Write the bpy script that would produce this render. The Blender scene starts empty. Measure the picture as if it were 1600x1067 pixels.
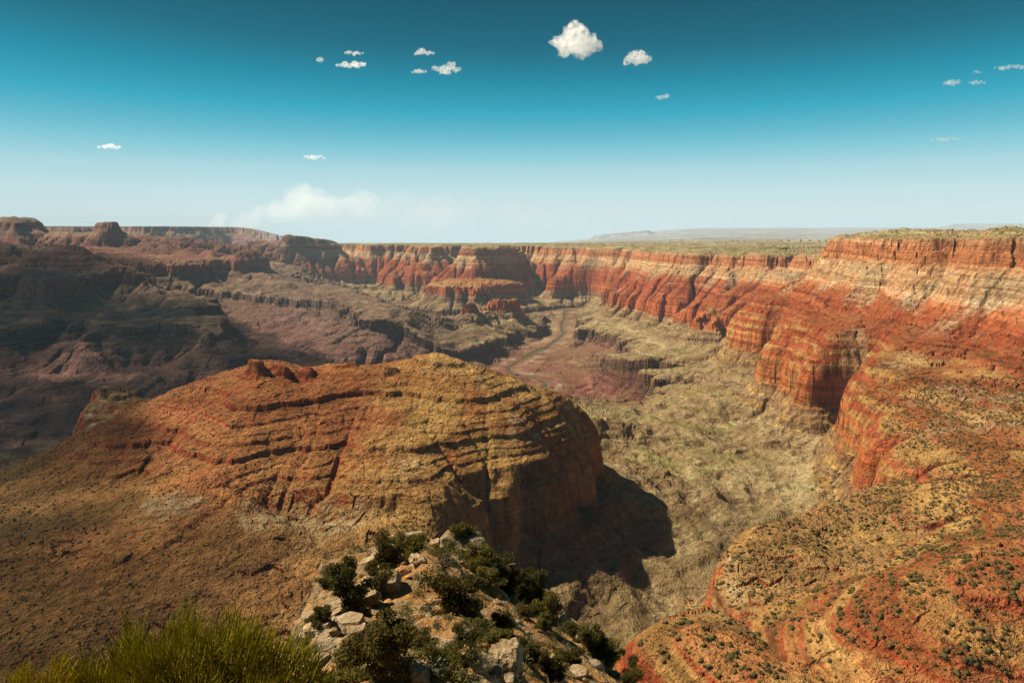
import bpy, bmesh, math, random, time
import numpy as np
from mathutils import Vector, Matrix, noise as mnoise
T0 = time.time()
def log(m):
    print('[%.1fs] %s' % (time.time() - T0, m))
R = math.radians
sc = bpy.context.scene
col = sc.collection

# ------------------------------------------------------------------ camera, sky, sun, exposure
PITCH = 10.6                                   # degrees below level
FPX = 1000.0                                   # focal length in photo pixels (photo is 1600 wide)
cam_d = bpy.data.cameras.new('camera')
cam_d.sensor_width = 36.0
cam_d.lens = 36.0 * FPX / 1600.0
cam_d.clip_start = 0.1
cam_d.clip_end = 400000.0
cam = bpy.data.objects.new('camera', cam_d)
cam.location = (0, 0, 0)
cam.rotation_euler = (R(90 - PITCH), 0, 0)
col.objects.link(cam)
sc.camera = cam

SUN_AZ = -70.0                                 # degrees from the view direction, negative = left
SUN_EL = 46.0
world = bpy.data.worlds.new('World')
sc.world = world
world.use_nodes = True
wn = world.node_tree
wn.nodes.clear()
w_out = wn.nodes.new('ShaderNodeOutputWorld')
w_bg = wn.nodes.new('ShaderNodeBackground')
w_sky = wn.nodes.new('ShaderNodeTexSky')
w_sky.sky_type = 'NISHITA'
w_sky.sun_disc = False
w_sky.sun_elevation = R(SUN_EL)
w_sky.sun_rotation = R(SUN_AZ)
w_sky.altitude = 2200
w_sky.air_density = 1.0
w_sky.dust_density = 0.4
w_sky.ozone_density = 1.0
# the sky's own whiteness (red over blue) graded towards the photograph's teal
w_sep = wn.nodes.new('ShaderNodeSeparateColor')
wn.links.new(w_sky.outputs[0], w_sep.inputs[0])
w_div = wn.nodes.new('ShaderNodeMath'); w_div.operation = 'DIVIDE'
wn.links.new(w_sep.outputs[0], w_div.inputs[0]); wn.links.new(w_sep.outputs[2], w_div.inputs[1])
w_map = wn.nodes.new('ShaderNodeMapRange')
w_map.inputs[1].default_value = 0.30; w_map.inputs[2].default_value = 1.40
wn.links.new(w_div.outputs[0], w_map.inputs[0])
w_ramp = wn.nodes.new('ShaderNodeValToRGB')
_cr = w_ramp.color_ramp
_st = [(0.0, (.008, .045, .075)), (0.045, (.010, .085, .135)), (0.07, (.015, .155, .230)), (0.095, (.021, .285, .415)), (0.125, (.045, .410, .560)), (0.20, (.230, .590, .695)), (0.28, (.425, .695, .765)), (0.44, (.560, .770, .800)), (0.72, (.640, .790, .810)), (1.0, (.640, .780, .795))]
_cr.elements[0].position = 0.0; _cr.elements[0].color = _st[0][1] + (1,)
_cr.elements[1].position = 1.0; _cr.elements[1].color = _st[-1][1] + (1,)
for _p, _c in _st[1:-1]:
    _cr.elements.new(_p).color = _c + (1,)
wn.links.new(w_map.outputs[0], w_ramp.inputs[0])
w_mul = wn.nodes.new('ShaderNodeVectorMath'); w_mul.operation = 'MULTIPLY'
w_mul.inputs[1].default_value = (10, 10, 10)
wn.links.new(w_ramp.outputs[0], w_mul.inputs[0])
wn.links.new(w_mul.outputs[0], w_bg.inputs[0])
w_bg.inputs[1].default_value = 0.05
wn.links.new(w_bg.outputs[0], w_out.inputs[0])

sun_d = bpy.data.lights.new('sun', 'SUN')
sun_d.energy = 5.0
sun_d.angle = R(0.5)
sun_d.color = (1.0, 0.87, 0.68)
sun = bpy.data.objects.new('sun', sun_d)
S = Vector((math.sin(R(SUN_AZ)) * math.cos(R(SUN_EL)), math.cos(R(SUN_AZ)) * math.cos(R(SUN_EL)), math.sin(R(SUN_EL))))
sun.rotation_euler = (-S).to_track_quat('-Z', 'Y').to_euler()
col.objects.link(sun)

vs = sc.view_settings
vs.view_transform = 'Standard'
vs.look = 'None'
vs.exposure = 0.98
vs.gamma = 1.0
vs.use_curve_mapping = False
sc.cycles.use_denoising = True
sc.cycles.denoiser = 'OPENIMAGEDENOISE'
sc.cycles.max_bounces = 4
sc.cycles.diffuse_bounces = 1
sc.cycles.transparent_max_bounces = 40
sc.cycles.volume_bounces = 6

# ------------------------------------------------------------------ helpers: pixels to places, noise, distance
cp, sp = math.cos(R(PITCH)), math.sin(R(PITCH))
def P(px, py, z):
    """plan position of the point seen at a photo pixel when it lies at height z"""
    u = (px - 800.0) / FPX; v = (533.5 - py) / FPX
    t = z / (v * cp - sp)
    return (u * t, (cp + v * sp) * t)
def PD(px, yf):
    """plan position at a photo column and forward distance"""
    return ((px - 800.0) / FPX * yf, yf)

def hash2(ix, iy, seed):
    h = (ix.astype(np.int64) * 374761393 + iy.astype(np.int64) * 668265263 + seed * 974634777) & 0xFFFFFFFF
    h = ((h ^ (h >> 13)) * 1274126177) & 0xFFFFFFFF
    return (h ^ (h >> 16)) & 0xFFFFFFFF
_gt = np.arange(256) * (2 * np.pi / 256)
GX, GY = np.cos(_gt).astype(np.float32), np.sin(_gt).astype(np.float32)
_rngp = np.random.RandomState(7)
PERM = _rngp.permutation(4096).astype(np.int32)
PERM2 = np.concatenate([PERM, PERM])
def perlin(x, y, seed=0):
    xf = np.floor(x); yf = np.floor(y)
    fx = (x - xf).astype(np.float32); fy = (y - yf).astype(np.float32)
    xi = (xf.astype(np.int32) + seed * 131) & 4095; yi = (yf.astype(np.int32) + seed * 57) & 4095
    xi1 = (xi + 1) & 4095; yi1 = (yi + 1) & 4095
    def g(a, b, dx, dy):
        k = PERM2[PERM2[a] + b] & 255
        return GX[k] * dx + GY[k] * dy
    u = fx * fx * fx * (fx * (fx * 6 - 15) + 10); v = fy * fy * fy * (fy * (fy * 6 - 15) + 10)
    n00 = g(xi, yi, fx, fy); n10 = g(xi1, yi, fx - 1, fy); n01 = g(xi, yi1, fx, fy - 1); n11 = g(xi1, yi1, fx - 1, fy - 1)
    a = n00 + u * (n10 - n00); b = n01 + u * (n11 - n01)
    return (a + v * (b - a)) * 1.5
def fbm(x, y, wl, octs, seed=0, gain=0.5):
    s = np.zeros_like(x, dtype=np.float32); a = 1.0; w = wl
    for o in range(octs):
        s += a * perlin(x / w, y / w, seed + o * 3); a *= gain; w *= 0.5
    return s
def ridged(x, y, wl, octs, seed=0, gain=0.5):
    s = np.zeros_like(x, dtype=np.float32); a = 1.0; w = wl
    for o in range(octs):
        s += a * (1 - 2 * np.abs(perlin(x / w, y / w, seed + o * 3))); a *= gain; w *= 0.5
    return s
def blocks(x, y, size, seed=0):
    """blocky joints: one random value for each irregular cell"""
    gx = x / size; gy = y / size
    ix = np.floor(gx).astype(np.int32); iy = np.floor(gy).astype(np.int32)
    best = np.full(x.shape, 9.0, np.float32); val = np.zeros(x.shape, np.float32)
    for dy in (-1, 0, 1):
        for dx in (-1, 0, 1):
            cx = ix + dx; cy = iy + dy
            k = PERM2[PERM2[(cx + seed * 17) & 4095] + ((cy + seed * 31) & 4095)]
            jx = (k & 63) / 63.0; jy = ((k >> 6) & 63) / 63.0
            d = ((cx + jx - gx) ** 2 + (cy + jy - gy) ** 2).astype(np.float32)
            m = d < best
            best = np.where(m, d, best); val = np.where(m, (PERM2[k] & 255) / 127.5 - 1.0, val)
    return val
def smooth(a, b, x):
    t = np.clip((x - a) / (b - a), 0, 1)
    return t * t * (3 - 2 * t)

def seg_dist(x, y, ax, ay, bx, by):
    dx, dy = bx - ax, by - ay
    L = dx * dx + dy * dy + 1e-9
    t = np.clip(((x - ax) * dx + (y - ay) * dy) / L, 0, 1)
    return np.hypot(x - ax - t * dx, y - ay - t * dy), t

# ------------------------------------------------------------------ strata: soft height h -> real height
# (top, bottom, slope in degrees) of the canyon's beds, measured from the rim
LAYERS = [(0, -14, 24), (-14, -66, 76), (-66, -72, 40), (-72, -120, 74), (-120, -152, 36), (-152, -168, 64), (-168, -212, 37), (-212, -234, 66), (-234, -268, 34), (-268, -330, 31)]
zz = -330
for hc, hs in ((6, 9), (3, 8), (11, 14), (3, 9), (5, 11), (3, 9), (13, 15), (5, 12), (3, 8), (6, 11), (10, 14), (4, 10), (6, 12)):
    LAYERS += [(zz, zz - hc, 56 if hc < 10 else 68), (zz - hc, zz - hc - hs, 28)]
    zz -= hc + hs
LAYERS += [(zz, -600, 50), (-600, -604, 40), (-604, -722, 77), (-722, -740, 36)]
zz = -740
for hc, hs in ((18, 18), (12, 22), (18, 22)):
    LAYERS += [(zz, zz - hc, 64), (zz - hc, zz - hc - hs, 33)]
    zz -= hc + hs
LAYERS += [(-850, -952, 17), (-952, -1026, 77), (-1026, -1060, 32), (-1060, -1072, 58), (-1072, -1130, 30), (-1130, -1142, 55), (-1142, -1200, 29)]
_hw = [(a - b) / math.tan(R(s)) for a, b, s in LAYERS]
_sc = 1200.0 / sum(_hw)
TZ = [0.0]; TH = [0.0]
for (a, b, s), w in zip(LAYERS, _hw):
    TZ.append(b); TH.append(TH[-1] - w * _sc)
TZ = [3000.0] + TZ + [-4200.0]; TH = [3000.0] + TH + [-4200.0]
TZa, THa = np.array(TZ[::-1]), np.array(TH[::-1])
def T(h): return np.interp(h, THa, TZa)
def Ti(z): return np.interp(z, TZa, THa)

def dip(x, y):
    """how far the beds are tilted up or down at a place"""
    a = x / np.maximum(y, 50.0)
    dr = np.interp(y, [0, 2000, 4800, 6000, 8000, 12000, 15000, 20000, 30000, 45000, 100000], [0, -40, -115, -315, -390, -480, -515, -590, -680, -760, -1050])
    drop = np.interp(y, [13000, 18000, 25000, 40000, 100000], [0, -50, -240, -700, -2300]) * (1 - smooth(0.0, 0.30, a))
    dl = np.interp(y, [0, 2000, 5000, 9000, 12500, 16000, 20000, 27000, 60000], [0, -25, -45, -45, 0, -20, -150, -260, -900])
    c = np.interp(y, [0, 8000, 14000, 30000], [-0.15, -0.15, -0.36, -0.36])
    w = smooth(-0.07, 0.07, a - c)
    return dr * w + dl * (1 - w) + drop * w
def hz(x, y, z): return float(Ti(z - dip(np.array([x]), np.array([y]))[0]))

# ------------------------------------------------------------------ landforms in plan
PRIMS = []      # (region, kind, points, heights, slope)
def ridge(reg, pts, k, w=0.0, clip=None):
    q = []
    for (px, py, z) in pts:
        x, y = P(px, py, z); q.append((x, y, hz(x, y, z)))
    PRIMS.append((reg, 'ridge', q, clip, k, w))
def ridge_d(reg, pts, k, w=0.0):
    q = []
    for (px, yf, z) in pts:
        x, y = PD(px, yf); q.append((x, y, hz(x, y, z)))
    PRIMS.append((reg, 'ridge', q, None, k, w))
def poly(reg, pts, top, k, rise=0.02, risemax=25.0):
    PRIMS.append((reg, 'poly', pts, top, k, (rise, risemax)))

# the rim we stand on and the rim running away to the right, then the far wall
RIM = [(-5200, -700), (-2600, -420), (-1200, -260), (-420, -90), (-60, -18), (40, -22), (260, -120), (700, -140), (1350, 330), (1800, 1000), (2000, 1700),
       P(1600, 383, -88), P(1545, 384, -93), P(1500, 380, -95), P(1455, 382, -100), P(1415, 379, -102), P(1375, 379, -108), P(1330, 375, -112), P(1290, 372, -114),
       (2500, 5050), (3100, 5600), PD(1262, 6300), PD(1200, 6700), PD(1120, 7700), PD(1060, 8300), PD(1010, 9700), PD(960, 10300), PD(905, 11900), PD(875, 12300), PD(835, 13300),
       PD(800, 13200), PD(760, 14300), PD(700, 14200), PD(640, 15200), PD(580, 15000), PD(530, 16500), PD(470, 19500), PD(380, 24000), PD(330, 90000),
       (120000, 90000), (120000, -9000), (-9000, -9000)]
poly('canyon_wall', RIM, 0.0, 1.38, 0.04, 16)
FAR_RIM = RIM[RIM.index((2500, 5050)):-2] + [(120000, 6000)]
poly('far_wall', FAR_RIM, 1.0, 0.85, 0.06, 26)
# cliff foot bench on the right (edge of the orange cliff)
BENCH = [(560, 120), P(985, 1015, -575), P(1000, 955, -575), P(1095, 905, -580), P(1128, 830, -580), P(1165, 800, -585), P(1240, 782, -585), P(1335, 738, -585), P(1385, 715, -590),
         P(1366, 672, -600), P(1372, 645, -600), P(1366, 615, -605), P(1366, 575, -610), P(1330, 566, -612), P(1285, 568, -612), P(1278, 550, -615), P(1225, 540, -620),
         P(1215, 520, -625), (1700, 3700), P(1180, 500, -655), (2150, 4600), (2350, 5000), (3000, 5000), (3000, 2500), (1500, 600)]
poly('red_bench', BENCH, float(Ti(-578)), 1.3, 'rim', 0.30)
poly('red_bench', [P(1390, 945, -470), P(1430, 893, -470), P(1510, 862, -470), P(1640, 815, -470), (1000, 760), (900, 250), P(1640, 1015, -470), P(1480, 1005, -470)], float(Ti(-440)), 1.0, 0.40, 150)
poly('wall_apron', BENCH, float(Ti(-770)), 0.66, 0.0, 0)
poly('wall_apron', FAR_RIM, float(Ti(-800)) + 480, 0.64, 0.0, 0)
# spur walls under the far rim
ridge_d('canyon_wall', [(1290, 4800, -560), (1235, 4500, -640), (1195, 4400, -720)], 0.9, 40)
ridge_d('far_wall', [(1120, 7700, -560), (1105, 6700, -900), (1100, 6200, -1050)], 0.75, 60)
ridge_d('far_wall', [(1000, 9700, -660), (985, 8900, -1030)], 0.75, 60)
ridge_d('far_wall', [(905, 11900, -700), (880, 11000, -1160)], 0.75, 60)
# the ridge in the middle ground: bench with a cliff edge, crest on top
PROM = [(-2600, 200), (-700, 330), (-250, 380), (60, 520), P(715, 900, -585), P(685, 835, -585), P(682, 800, -585), P(725, 778, -585), P(712, 760, -585), P(768, 744, -585), P(758, 724, -585), P(822, 712, -585), P(815, 692, -585), P(876, 680, -585), P(868, 660, -585), P(905, 645, -585), P(860, 626, -585),
        (60, 2080), P(690, 590, -585), (-300, 2180), P(540, 595, -585), (-760, 2150), P(310, 610, -585), P(215, 625, -585), P(150, 610, -590), P(138, 640, -590), P(100, 690, -590), P(0, 730, -590), P(-200, 800, -590), (-2600, 900)]
poly('red_ridge', PROM, float(Ti(-585)), 1.5, 0.045, 30)
ridge('red_ridge', [(300, 640, -500), (335, 612, -468), (375, 590, -420), (398, 566, -392), (420, 574, -402), (470, 580, -415), (540, 571, -404), (620, 579, -412), (668, 570, -402), (690, 560, -388), (712, 572, -405), (760, 602, -470), (830, 622, -540), (870, 642, -580)], 0.42, 6, PROM)
ridge('red_ridge', [(0, 775, -578), (160, 715, -572), (300, 650, -535)], 0.30, 10, PROM)
ridge('red_ridge', [(160, 603, -500), (190, 605, -500)], 3.2, 28)
ridge('red_ridge', [(393, 562, -372), (404, 562, -372)], 1.3, 6)
ridge('red_ridge', [(686, 556, -376), (694, 556, -376)], 1.2, 5)
ridge('red_ridge', [(520, 571, -398), (560, 569, -398)], 1.0, 5)
ridge('red_ridge', [(620, 579, -412), (560, 700, -520), (520, 780, -585)], 0.33, 10, PROM)
ridge('red_ridge', [(400, 600, -405), (330, 720, -510), (270, 800, -575)], 0.33, 10, PROM)
ridge('red_ridge', [(780, 600, -470), (770, 680, -545), (760, 730, -575)], 0.3, 10, PROM)
# apron and slab terraces below its cliff
poly('slope_below_ridge', [P(685, 835, -585), P(700, 790, -585), P(755, 740, -585), P(810, 704, -585), P(875, 670, -585), P(900, 645, -585), P(860, 625, -585), P(700, 700, -585)], float(Ti(-752)), 0.22, 0.0, 0)
ridge('slope_below_ridge', [(820, 790, -690), (880, 800, -745), (905, 840, -790)], 0.75, 25)
ridge('slope_below_ridge', [(930, 780, -770), (1010, 760, -850)], 0.6, 20)
ridge('slope_below_ridge', [(915, 652, -815), (1000, 680, -900), (1120, 726, -955), (1200, 752, -935)], 0.45, 40)
# mesas on the right bank, sloping tops
def top(z): return float(Ti(z))
poly('grassy_mesa', [P(1008, 588, -1010), P(1060, 590, -1010), P(1120, 588, -1010), P(1160, 580, -1010), (2100, 4600), (2000, 5000), P(1060, 566, -1010), P(1000, 570, -1010)], top(-925), 1.9, 0.12, 90)
poly('grassy_mesa', [P(958, 545, -1060), P(1010, 547, -1060), P(1080, 545, -1065), P(1150, 520, -1080), (2300, 5700), (1700, 6500), P(1040, 520, -1100), P(985, 530, -1080)], top(-925), 1.9, 0.07, 60)
poly('grassy_mesa', [P(935, 488, -1180), P(990, 493, -1180), P(1060, 500, -1170), P(1110, 492, -1180), (2500, 6700), (1300, 8200), P(940, 478, -1200)], top(-925), 1.9, 0.05, 60)
poly('grassy_mesa', [P(1108, 672, -960), P(1160, 690, -960), P(1200, 690, -960), P(1240, 650, -960), (1500, 3000), (1350, 3500), P(1150, 640, -960), P(1110, 645, -960)], top(-925), 1.9, 0.14, 120)
ridge('grassy_mesa', [(1200, 600, -880), (1130, 625, -930), (1060, 648, -1000), (1010, 650, -1060)], 0.5, 40)
# butte on the far side, and its cliff tier
poly('dark_butte', [PD(722, 11700), PD(752, 11500), PD(798, 11700), PD(806, 12200), PD(770, 12400), PD(730, 12300)], top(-20) + 60, 1.25, 0.02, 10)
poly('dark_butte', [PD(685, 11000), PD(700, 10500), PD(745, 10300), PD(790, 10250), PD(812, 10400), PD(822, 11000), PD(815, 12300), PD(700, 12300), PD(682, 11700)], top(-600), 1.0, 0.13, 110)
ridge_d('dark_butte', [(810, 12400, -600), (790, 13300, -560)], 0.9, 60)
poly('dark_butte', [PD(628, 13200), PD(672, 13000), PD(690, 13400), PD(650, 13800)], top(-30), 0.9, 0.02, 10)
# left bank: lava bench and the slopes to the river
poly('tan_bench', [P(345, 455, -1000), P(400, 462, -1000), P(470, 468, -1000), P(520, 478, -1000), P(560, 490, -1000), P(605, 484, -1000), P(655, 486, -1000), P(690, 498, -1000), PD(700, 7700), PD(660, 9000), PD(500, 10500), PD(380, 10500), PD(310, 9300)], top(-950), 0.85, 0.03, 60)
ridge('dark_hill', [(640, 490, -1005), (700, 486, -1040), (770, 474, -1050), (815, 478, -1110), (850, 486, -1190), (870, 500, -1300)], 0.42, 25)
ridge('tan_bench', [(560, 492, -1000), (590, 520, -1150), (640, 560, -1330)], 0.42, 10)
ridge('tan_bench', [(470, 470, -1000), (450, 510, -1200)], 0.42, 10)
poly('purple_slope', [P(-150, 525, -1000), P(0, 520, -1000), P(80, 500, -1000), P(150, 510, -1000), P(240, 508, -1000), P(320, 522, -1000), PD(340, 6600), PD(250, 8200), PD(100, 8200), PD(-150, 8200)], top(-950), 0.8, 0.05, 60)
ridge('purple_slope', [(320, 524, -1000), (400, 540, -1080), (470, 548, -1150), (515, 560, -1260)], 0.5, 20)
ridge('purple_slope', [(140, 515, -1000), (150, 560, -1200)], 0.5, 20)
poly('dark_promontory', [P(-150, 425, -600), P(0, 432, -600), P(60, 438, -600), P(100, 434, -600), P(143, 425, -600), PD(150, 8000), PD(170, 9400), PD(320, 9800), PD(345, 10500), PD(300, 13000), PD(-150, 13000)], top(-590), 0.85, 0.10, 140)
ridge_d('dark_promontory', [(-150, 7600, -250), (0, 8200, -280), (90, 9000, -330), (140, 10500, -420), (250, 11000, -420), (330, 11000, -450)], 0.5, 30)
ridge_d('dark_promontory', [(330, 11000, -450), (345, 10500, -570), (392, 10200, -560), (402, 9900, -700), (440, 9500, -900)], 0.62, 10)
ridge_d('dark_promontory', [(392, 10300, -440), (400, 10250, -440)], 0.8, 10)
ridge_d('dark_promontory', [(100, 8500, -330), (230, 8000, -760), (280, 7600, -930)], 0.55, 10)
ridge_d('red_peak_butte', [(425, 14500, -400), (448, 14500, -330), (456, 14500, -270), (466, 14500, -330), (490, 14600, -350), (520, 14800, -420)], 0.8, 30)
poly('red_peak_butte', [PD(360, 12500), PD(430, 12000), PD(520, 12200), PD(560, 13000), PD(500, 14600), PD(360, 14600)], top(-800), 0.5, 0.06, 120)
# north rim on the left skyline
poly('north_rim', [PD(-250, 12600), PD(0, 12800), PD(40, 12500), PD(66, 13200), PD(60, 15500), PD(-250, 16000)], top(60), 0.85, 0.06, 60)
poly('north_rim', [PD(160, 12500), PD(172, 12300), PD(190, 12400), PD(194, 12800), PD(165, 12900)], top(-15), 1.0, 0.02, 10)
ridge_d('dark_promontory', [(60, 13000, -200), (130, 12600, -240), (250, 12600, -280), (360, 13400, -420)], 0.5, 30)
poly('north_rim_far', [PD(76, 21000), PD(120, 20500), PD(150, 21500), PD(196, 22500), PD(190, 21000), PD(250, 20500), PD(330, 22500), PD(420, 25000), PD(455, 30000), PD(300, 44000), PD(-200, 44000), PD(-200, 21000)], top(10), 0.7, 0.01, 160)
# scarp and tablelands far across the plain
poly('far_tableland', [PD(1040, 17800), PD(1260, 17000), PD(1700, 16000), PD(1900, 22000), PD(1100, 22000)], 75.0, 1.4, 0.0, 1)
poly('far_tableland', [PD(930, 46000), PD(1000, 45000), PD(1010, 52000), PD(935, 52000)], 330.0, 0.4, 0.0, 1)
poly('far_tableland', [PD(1020, 52000), PD(1180, 48000), PD(1400, 46000), PD(1800, 42000), PD(1800, 70000), PD(1000, 70000)], 150.0, 0.08, 0.012, 220)
poly('far_tableland', [PD(1480, 62000), PD(1570, 60000), PD(1700, 60000), PD(1700, 80000), PD(1480, 80000)], 640.0, 0.3, 0.01, 200)

# watercourses: (points, heights, side slope, cap)
RIVER_Z = -1462.0
RIVER = [PD(790, 9950), PD(850, 10250), P(893, 484, RIVER_Z), P(876, 500, RIVER_Z), P(880, 521, RIVER_Z), P(853, 541, RIVER_Z), P(805, 563, RIVER_Z), P(790, 574, RIVER_Z), P(806, 586, RIVER_Z), P(845, 596, RIVER_Z), P(850, 606, RIVER_Z), P(800, 618, RIVER_Z), P(640, 625, RIVER_Z), P(420, 635, RIVER_Z), P(230, 680, RIVER_Z), P(20, 722, RIVER_Z), P(-160, 735, RIVER_Z), (-6000, 3600)]
CREEKS = []
def creek(pts, g, direct=False):
    q = []
    for (a, b, z) in pts:
        x, y = PD(a, b) if direct else P(a, b, z)
        q.append((x, y, hz(x, y, z)))
    CREEKS.append((q, g))
creek([(1000, 965, -705), (1090, 892, -750), (1180, 803, -815), (1245, 752, -885), (1200, 706, -1000), (1085, 668, -1130), (985, 642, -1270), (880, 606, -1440)], 0.30)
creek([(1330, 690, -900), (1290, 720, -900), (1245, 752, -885)], 0.4)
creek([(1235, 628, -1060), (1110, 636, -1150), (1000, 634, -1270), (880, 606, -1440)], 0.2)
creek([(1205, 545, -1060), (1100, 566, -1150), (960, 580, -1300), (850, 600, -1450)], 0.13)
creek([(1090, 510, -1200), (960, 540, -1320), (870, 560, -1440)], 0.12)
creek([(740, 470, -1200), (830, 468, -1330), (885, 485, -1450)], 0.25)
creek([(650, 455, -1150), (700, 525, -1250), (745, 555, -1400), (795, 575, -1455)], 0.25)
creek([(440, 440, -1000), (340, 490, -1100), (400, 580, -1250), (440, 630, -1455)], 0.3)
creek([(60, 545, -1250), (130, 600, -1330), (230, 680, -1458)], 0.3)
creek([(450, 6200, -1240), (520, 5600, -1350), (560, 5200, -1455)], 0.3, True)

CARVES = []
def carve(pts, g):
    CARVES.append(([P(a, b, z) + (hz(*P(a, b, z), z),) for (a, b, z) in pts], g))
carve([(810, 950, -770), (700, 905, -720), (610, 872, -690), (520, 858, -660), (430, 836, -625), (380, 815, -590)], 0.75)
carve([(520, 858, -660), (470, 800, -600)], 0.8)
carve([(610, 872, -690), (600, 810, -600)], 0.8)
carve([(760, 860, -760), (715, 780, -610)], 0.9)
GULLIES = [([P(612, 592, -440), P(640, 640, -490), P(690, 710, -545), P(715, 780, -590)], 30, 38), ([P(470, 600, -440), P(450, 680, -520), P(420, 760, -570), P(400, 830, -610)], 26, 34),
           ([P(560, 620, -455), P(560, 700, -535), P(520, 780, -590)], 22, 30), ([P(345, 640, -500), P(320, 720, -550), P(300, 790, -590)], 24, 34), ([P(755, 610, -470), P(790, 670, -545), P(790, 715, -575)], 24, 28),
           ([P(240, 690, -545), P(200, 780, -580)], 18, 32), ([P(660, 600, -440), P(740, 660, -530), P(770, 720, -575)], 16, 24), ([P(1300, 860, -520), P(1220, 880, -560), P(1130, 900, -590)], 10, 22), ([P(1500, 770, -520), P(1380, 800, -555), P(1230, 830, -580)], 12, 24)]
def seg_poly(x, y, pts):
    """distance to a closed outline (positive outside, negative inside)"""
    d = np.full(x.shape, 1e12, np.float32); ins = np.zeros(x.shape, bool)
    n = len(pts)
    for i in range(n):
        ax, ay = pts[i]; bx, by = pts[(i + 1) % n]
        dd, t = seg_dist(x, y, ax, ay, bx, by)
        np.minimum(d, dd, out=d)
        if ay != by:
            c = ((ay > y) != (by > y)) & (x < (bx - ax) * (y - ay) / (by - ay) + ax)
            ins ^= c
    return np.where(ins, -d, d)

REGS = ['valley_floor']
for p_ in PRIMS:
    if p_[0] not in REGS: REGS.append(p_[0])
def river_dist(x, y):
    rd = np.full(x.shape, 1e9, np.float32)
    for (a, b) in zip(RIVER[:-1], RIVER[1:]):
        dd, t = seg_dist(x, y, a[0], a[1], b[0], b[1]); np.minimum(rd, dd, out=rd)
    return rd
def design(x, y):
    r = np.hypot(x, y)
    ws = np.clip(r / 2500.0, 0.12, 2.5)
    wl_ = np.clip(r / 3500.0, 0.3, 1.0) * 90
    wx = x + ws * (wl_ * fbm(x, y, 900, 3, 11) + 22 * fbm(x, y, 170, 2, 31))
    wy = y + ws * (wl_ * fbm(x, y, 900, 3, 23) + 22 * fbm(x, y, 170, 2, 41))
    D = dip(x, y)
    # floor: climbs away from every watercourse
    F = (RIVER_Z - D) + 0.0 * x
    rd = river_dist(wx * 0.3 + x * 0.7, wy * 0.3 + y * 0.7)
    F = F + np.minimum(np.maximum(rd - 90, 0) * 0.115, 700)
    UP = (RIVER_Z - D) + np.maximum(rd - 90, 0) * 0.55 + np.maximum(rd - 500, 0) * 3
    for q, g in CREEKS:
        best = np.full(x.shape, 1e9)
        for (a, b) in zip(q[:-1], q[1:]):
            dd, t = seg_dist(wx, wy, a[0], a[1], b[0], b[1])
            np.minimum(best, a[2] + t * (b[2] - a[2]) + np.minimum(dd * g, 3000), out=best)
        F = np.minimum(F, best)
    F = np.minimum(F, np.interp(y, [0, 1000, 1700, 2300, 3000, 3600], [Ti(-760.), Ti(-770.), Ti(-810.), Ti(-860.), Ti(-980.), Ti(-1040.)]))
    H = F; reg = np.zeros(x.shape, np.int8)
    for (rg, kind, pts, hts, k, w) in PRIMS:
        if kind == 'poly':
            d = seg_poly(wx, wy, pts)
            if rg == 'canyon_wall': drim = d
            if w[0] == 'rim': h = hts - k * np.maximum(d, 0) + w[1] * np.maximum(950 - drim, 0) * (1 - smooth(-40, 60, d))
            else: h = hts - k * np.maximum(d, 0) + np.minimum(np.maximum(-d, 0) * w[0], w[1])
        else:
            h = np.full(x.shape, -1e6)
            for (a, b) in zip(pts[:-1], pts[1:]):
                dd, t = seg_dist(wx, wy, a[0], a[1], b[0], b[1])
                np.maximum(h, a[2] + t * (b[2] - a[2]) - k * np.maximum(dd - w, 0), out=h)
            if hts is not None: h = h - 1.2 * np.maximum(seg_poly(wx, wy, hts) + 25, 0)
        m = h > H
        H = np.where(m, h, H); reg = np.where(m, REGS.index(rg), reg).astype(np.int8)
    H = np.minimum(H, UP)
    for q, dep_, wid_ in GULLIES:
        dd = np.full(x.shape, 1e9)
        for (a, b) in zip(q[:-1], q[1:]): np.minimum(dd, seg_dist(wx, wy, a[0], a[1], b[0], b[1])[0], out=dd)
        H = H - dep_ * np.exp(-(dd / wid_) ** 2)
    for q, g in CARVES:
        for (a, b) in zip(q[:-1], q[1:]):
            dd, t = seg_dist(wx, wy, a[0], a[1], b[0], b[1])
            H = np.minimum(H, a[2] + t * (b[2] - a[2]) + np.minimum(dd * g, 4000))
    return H, reg, rd

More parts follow.
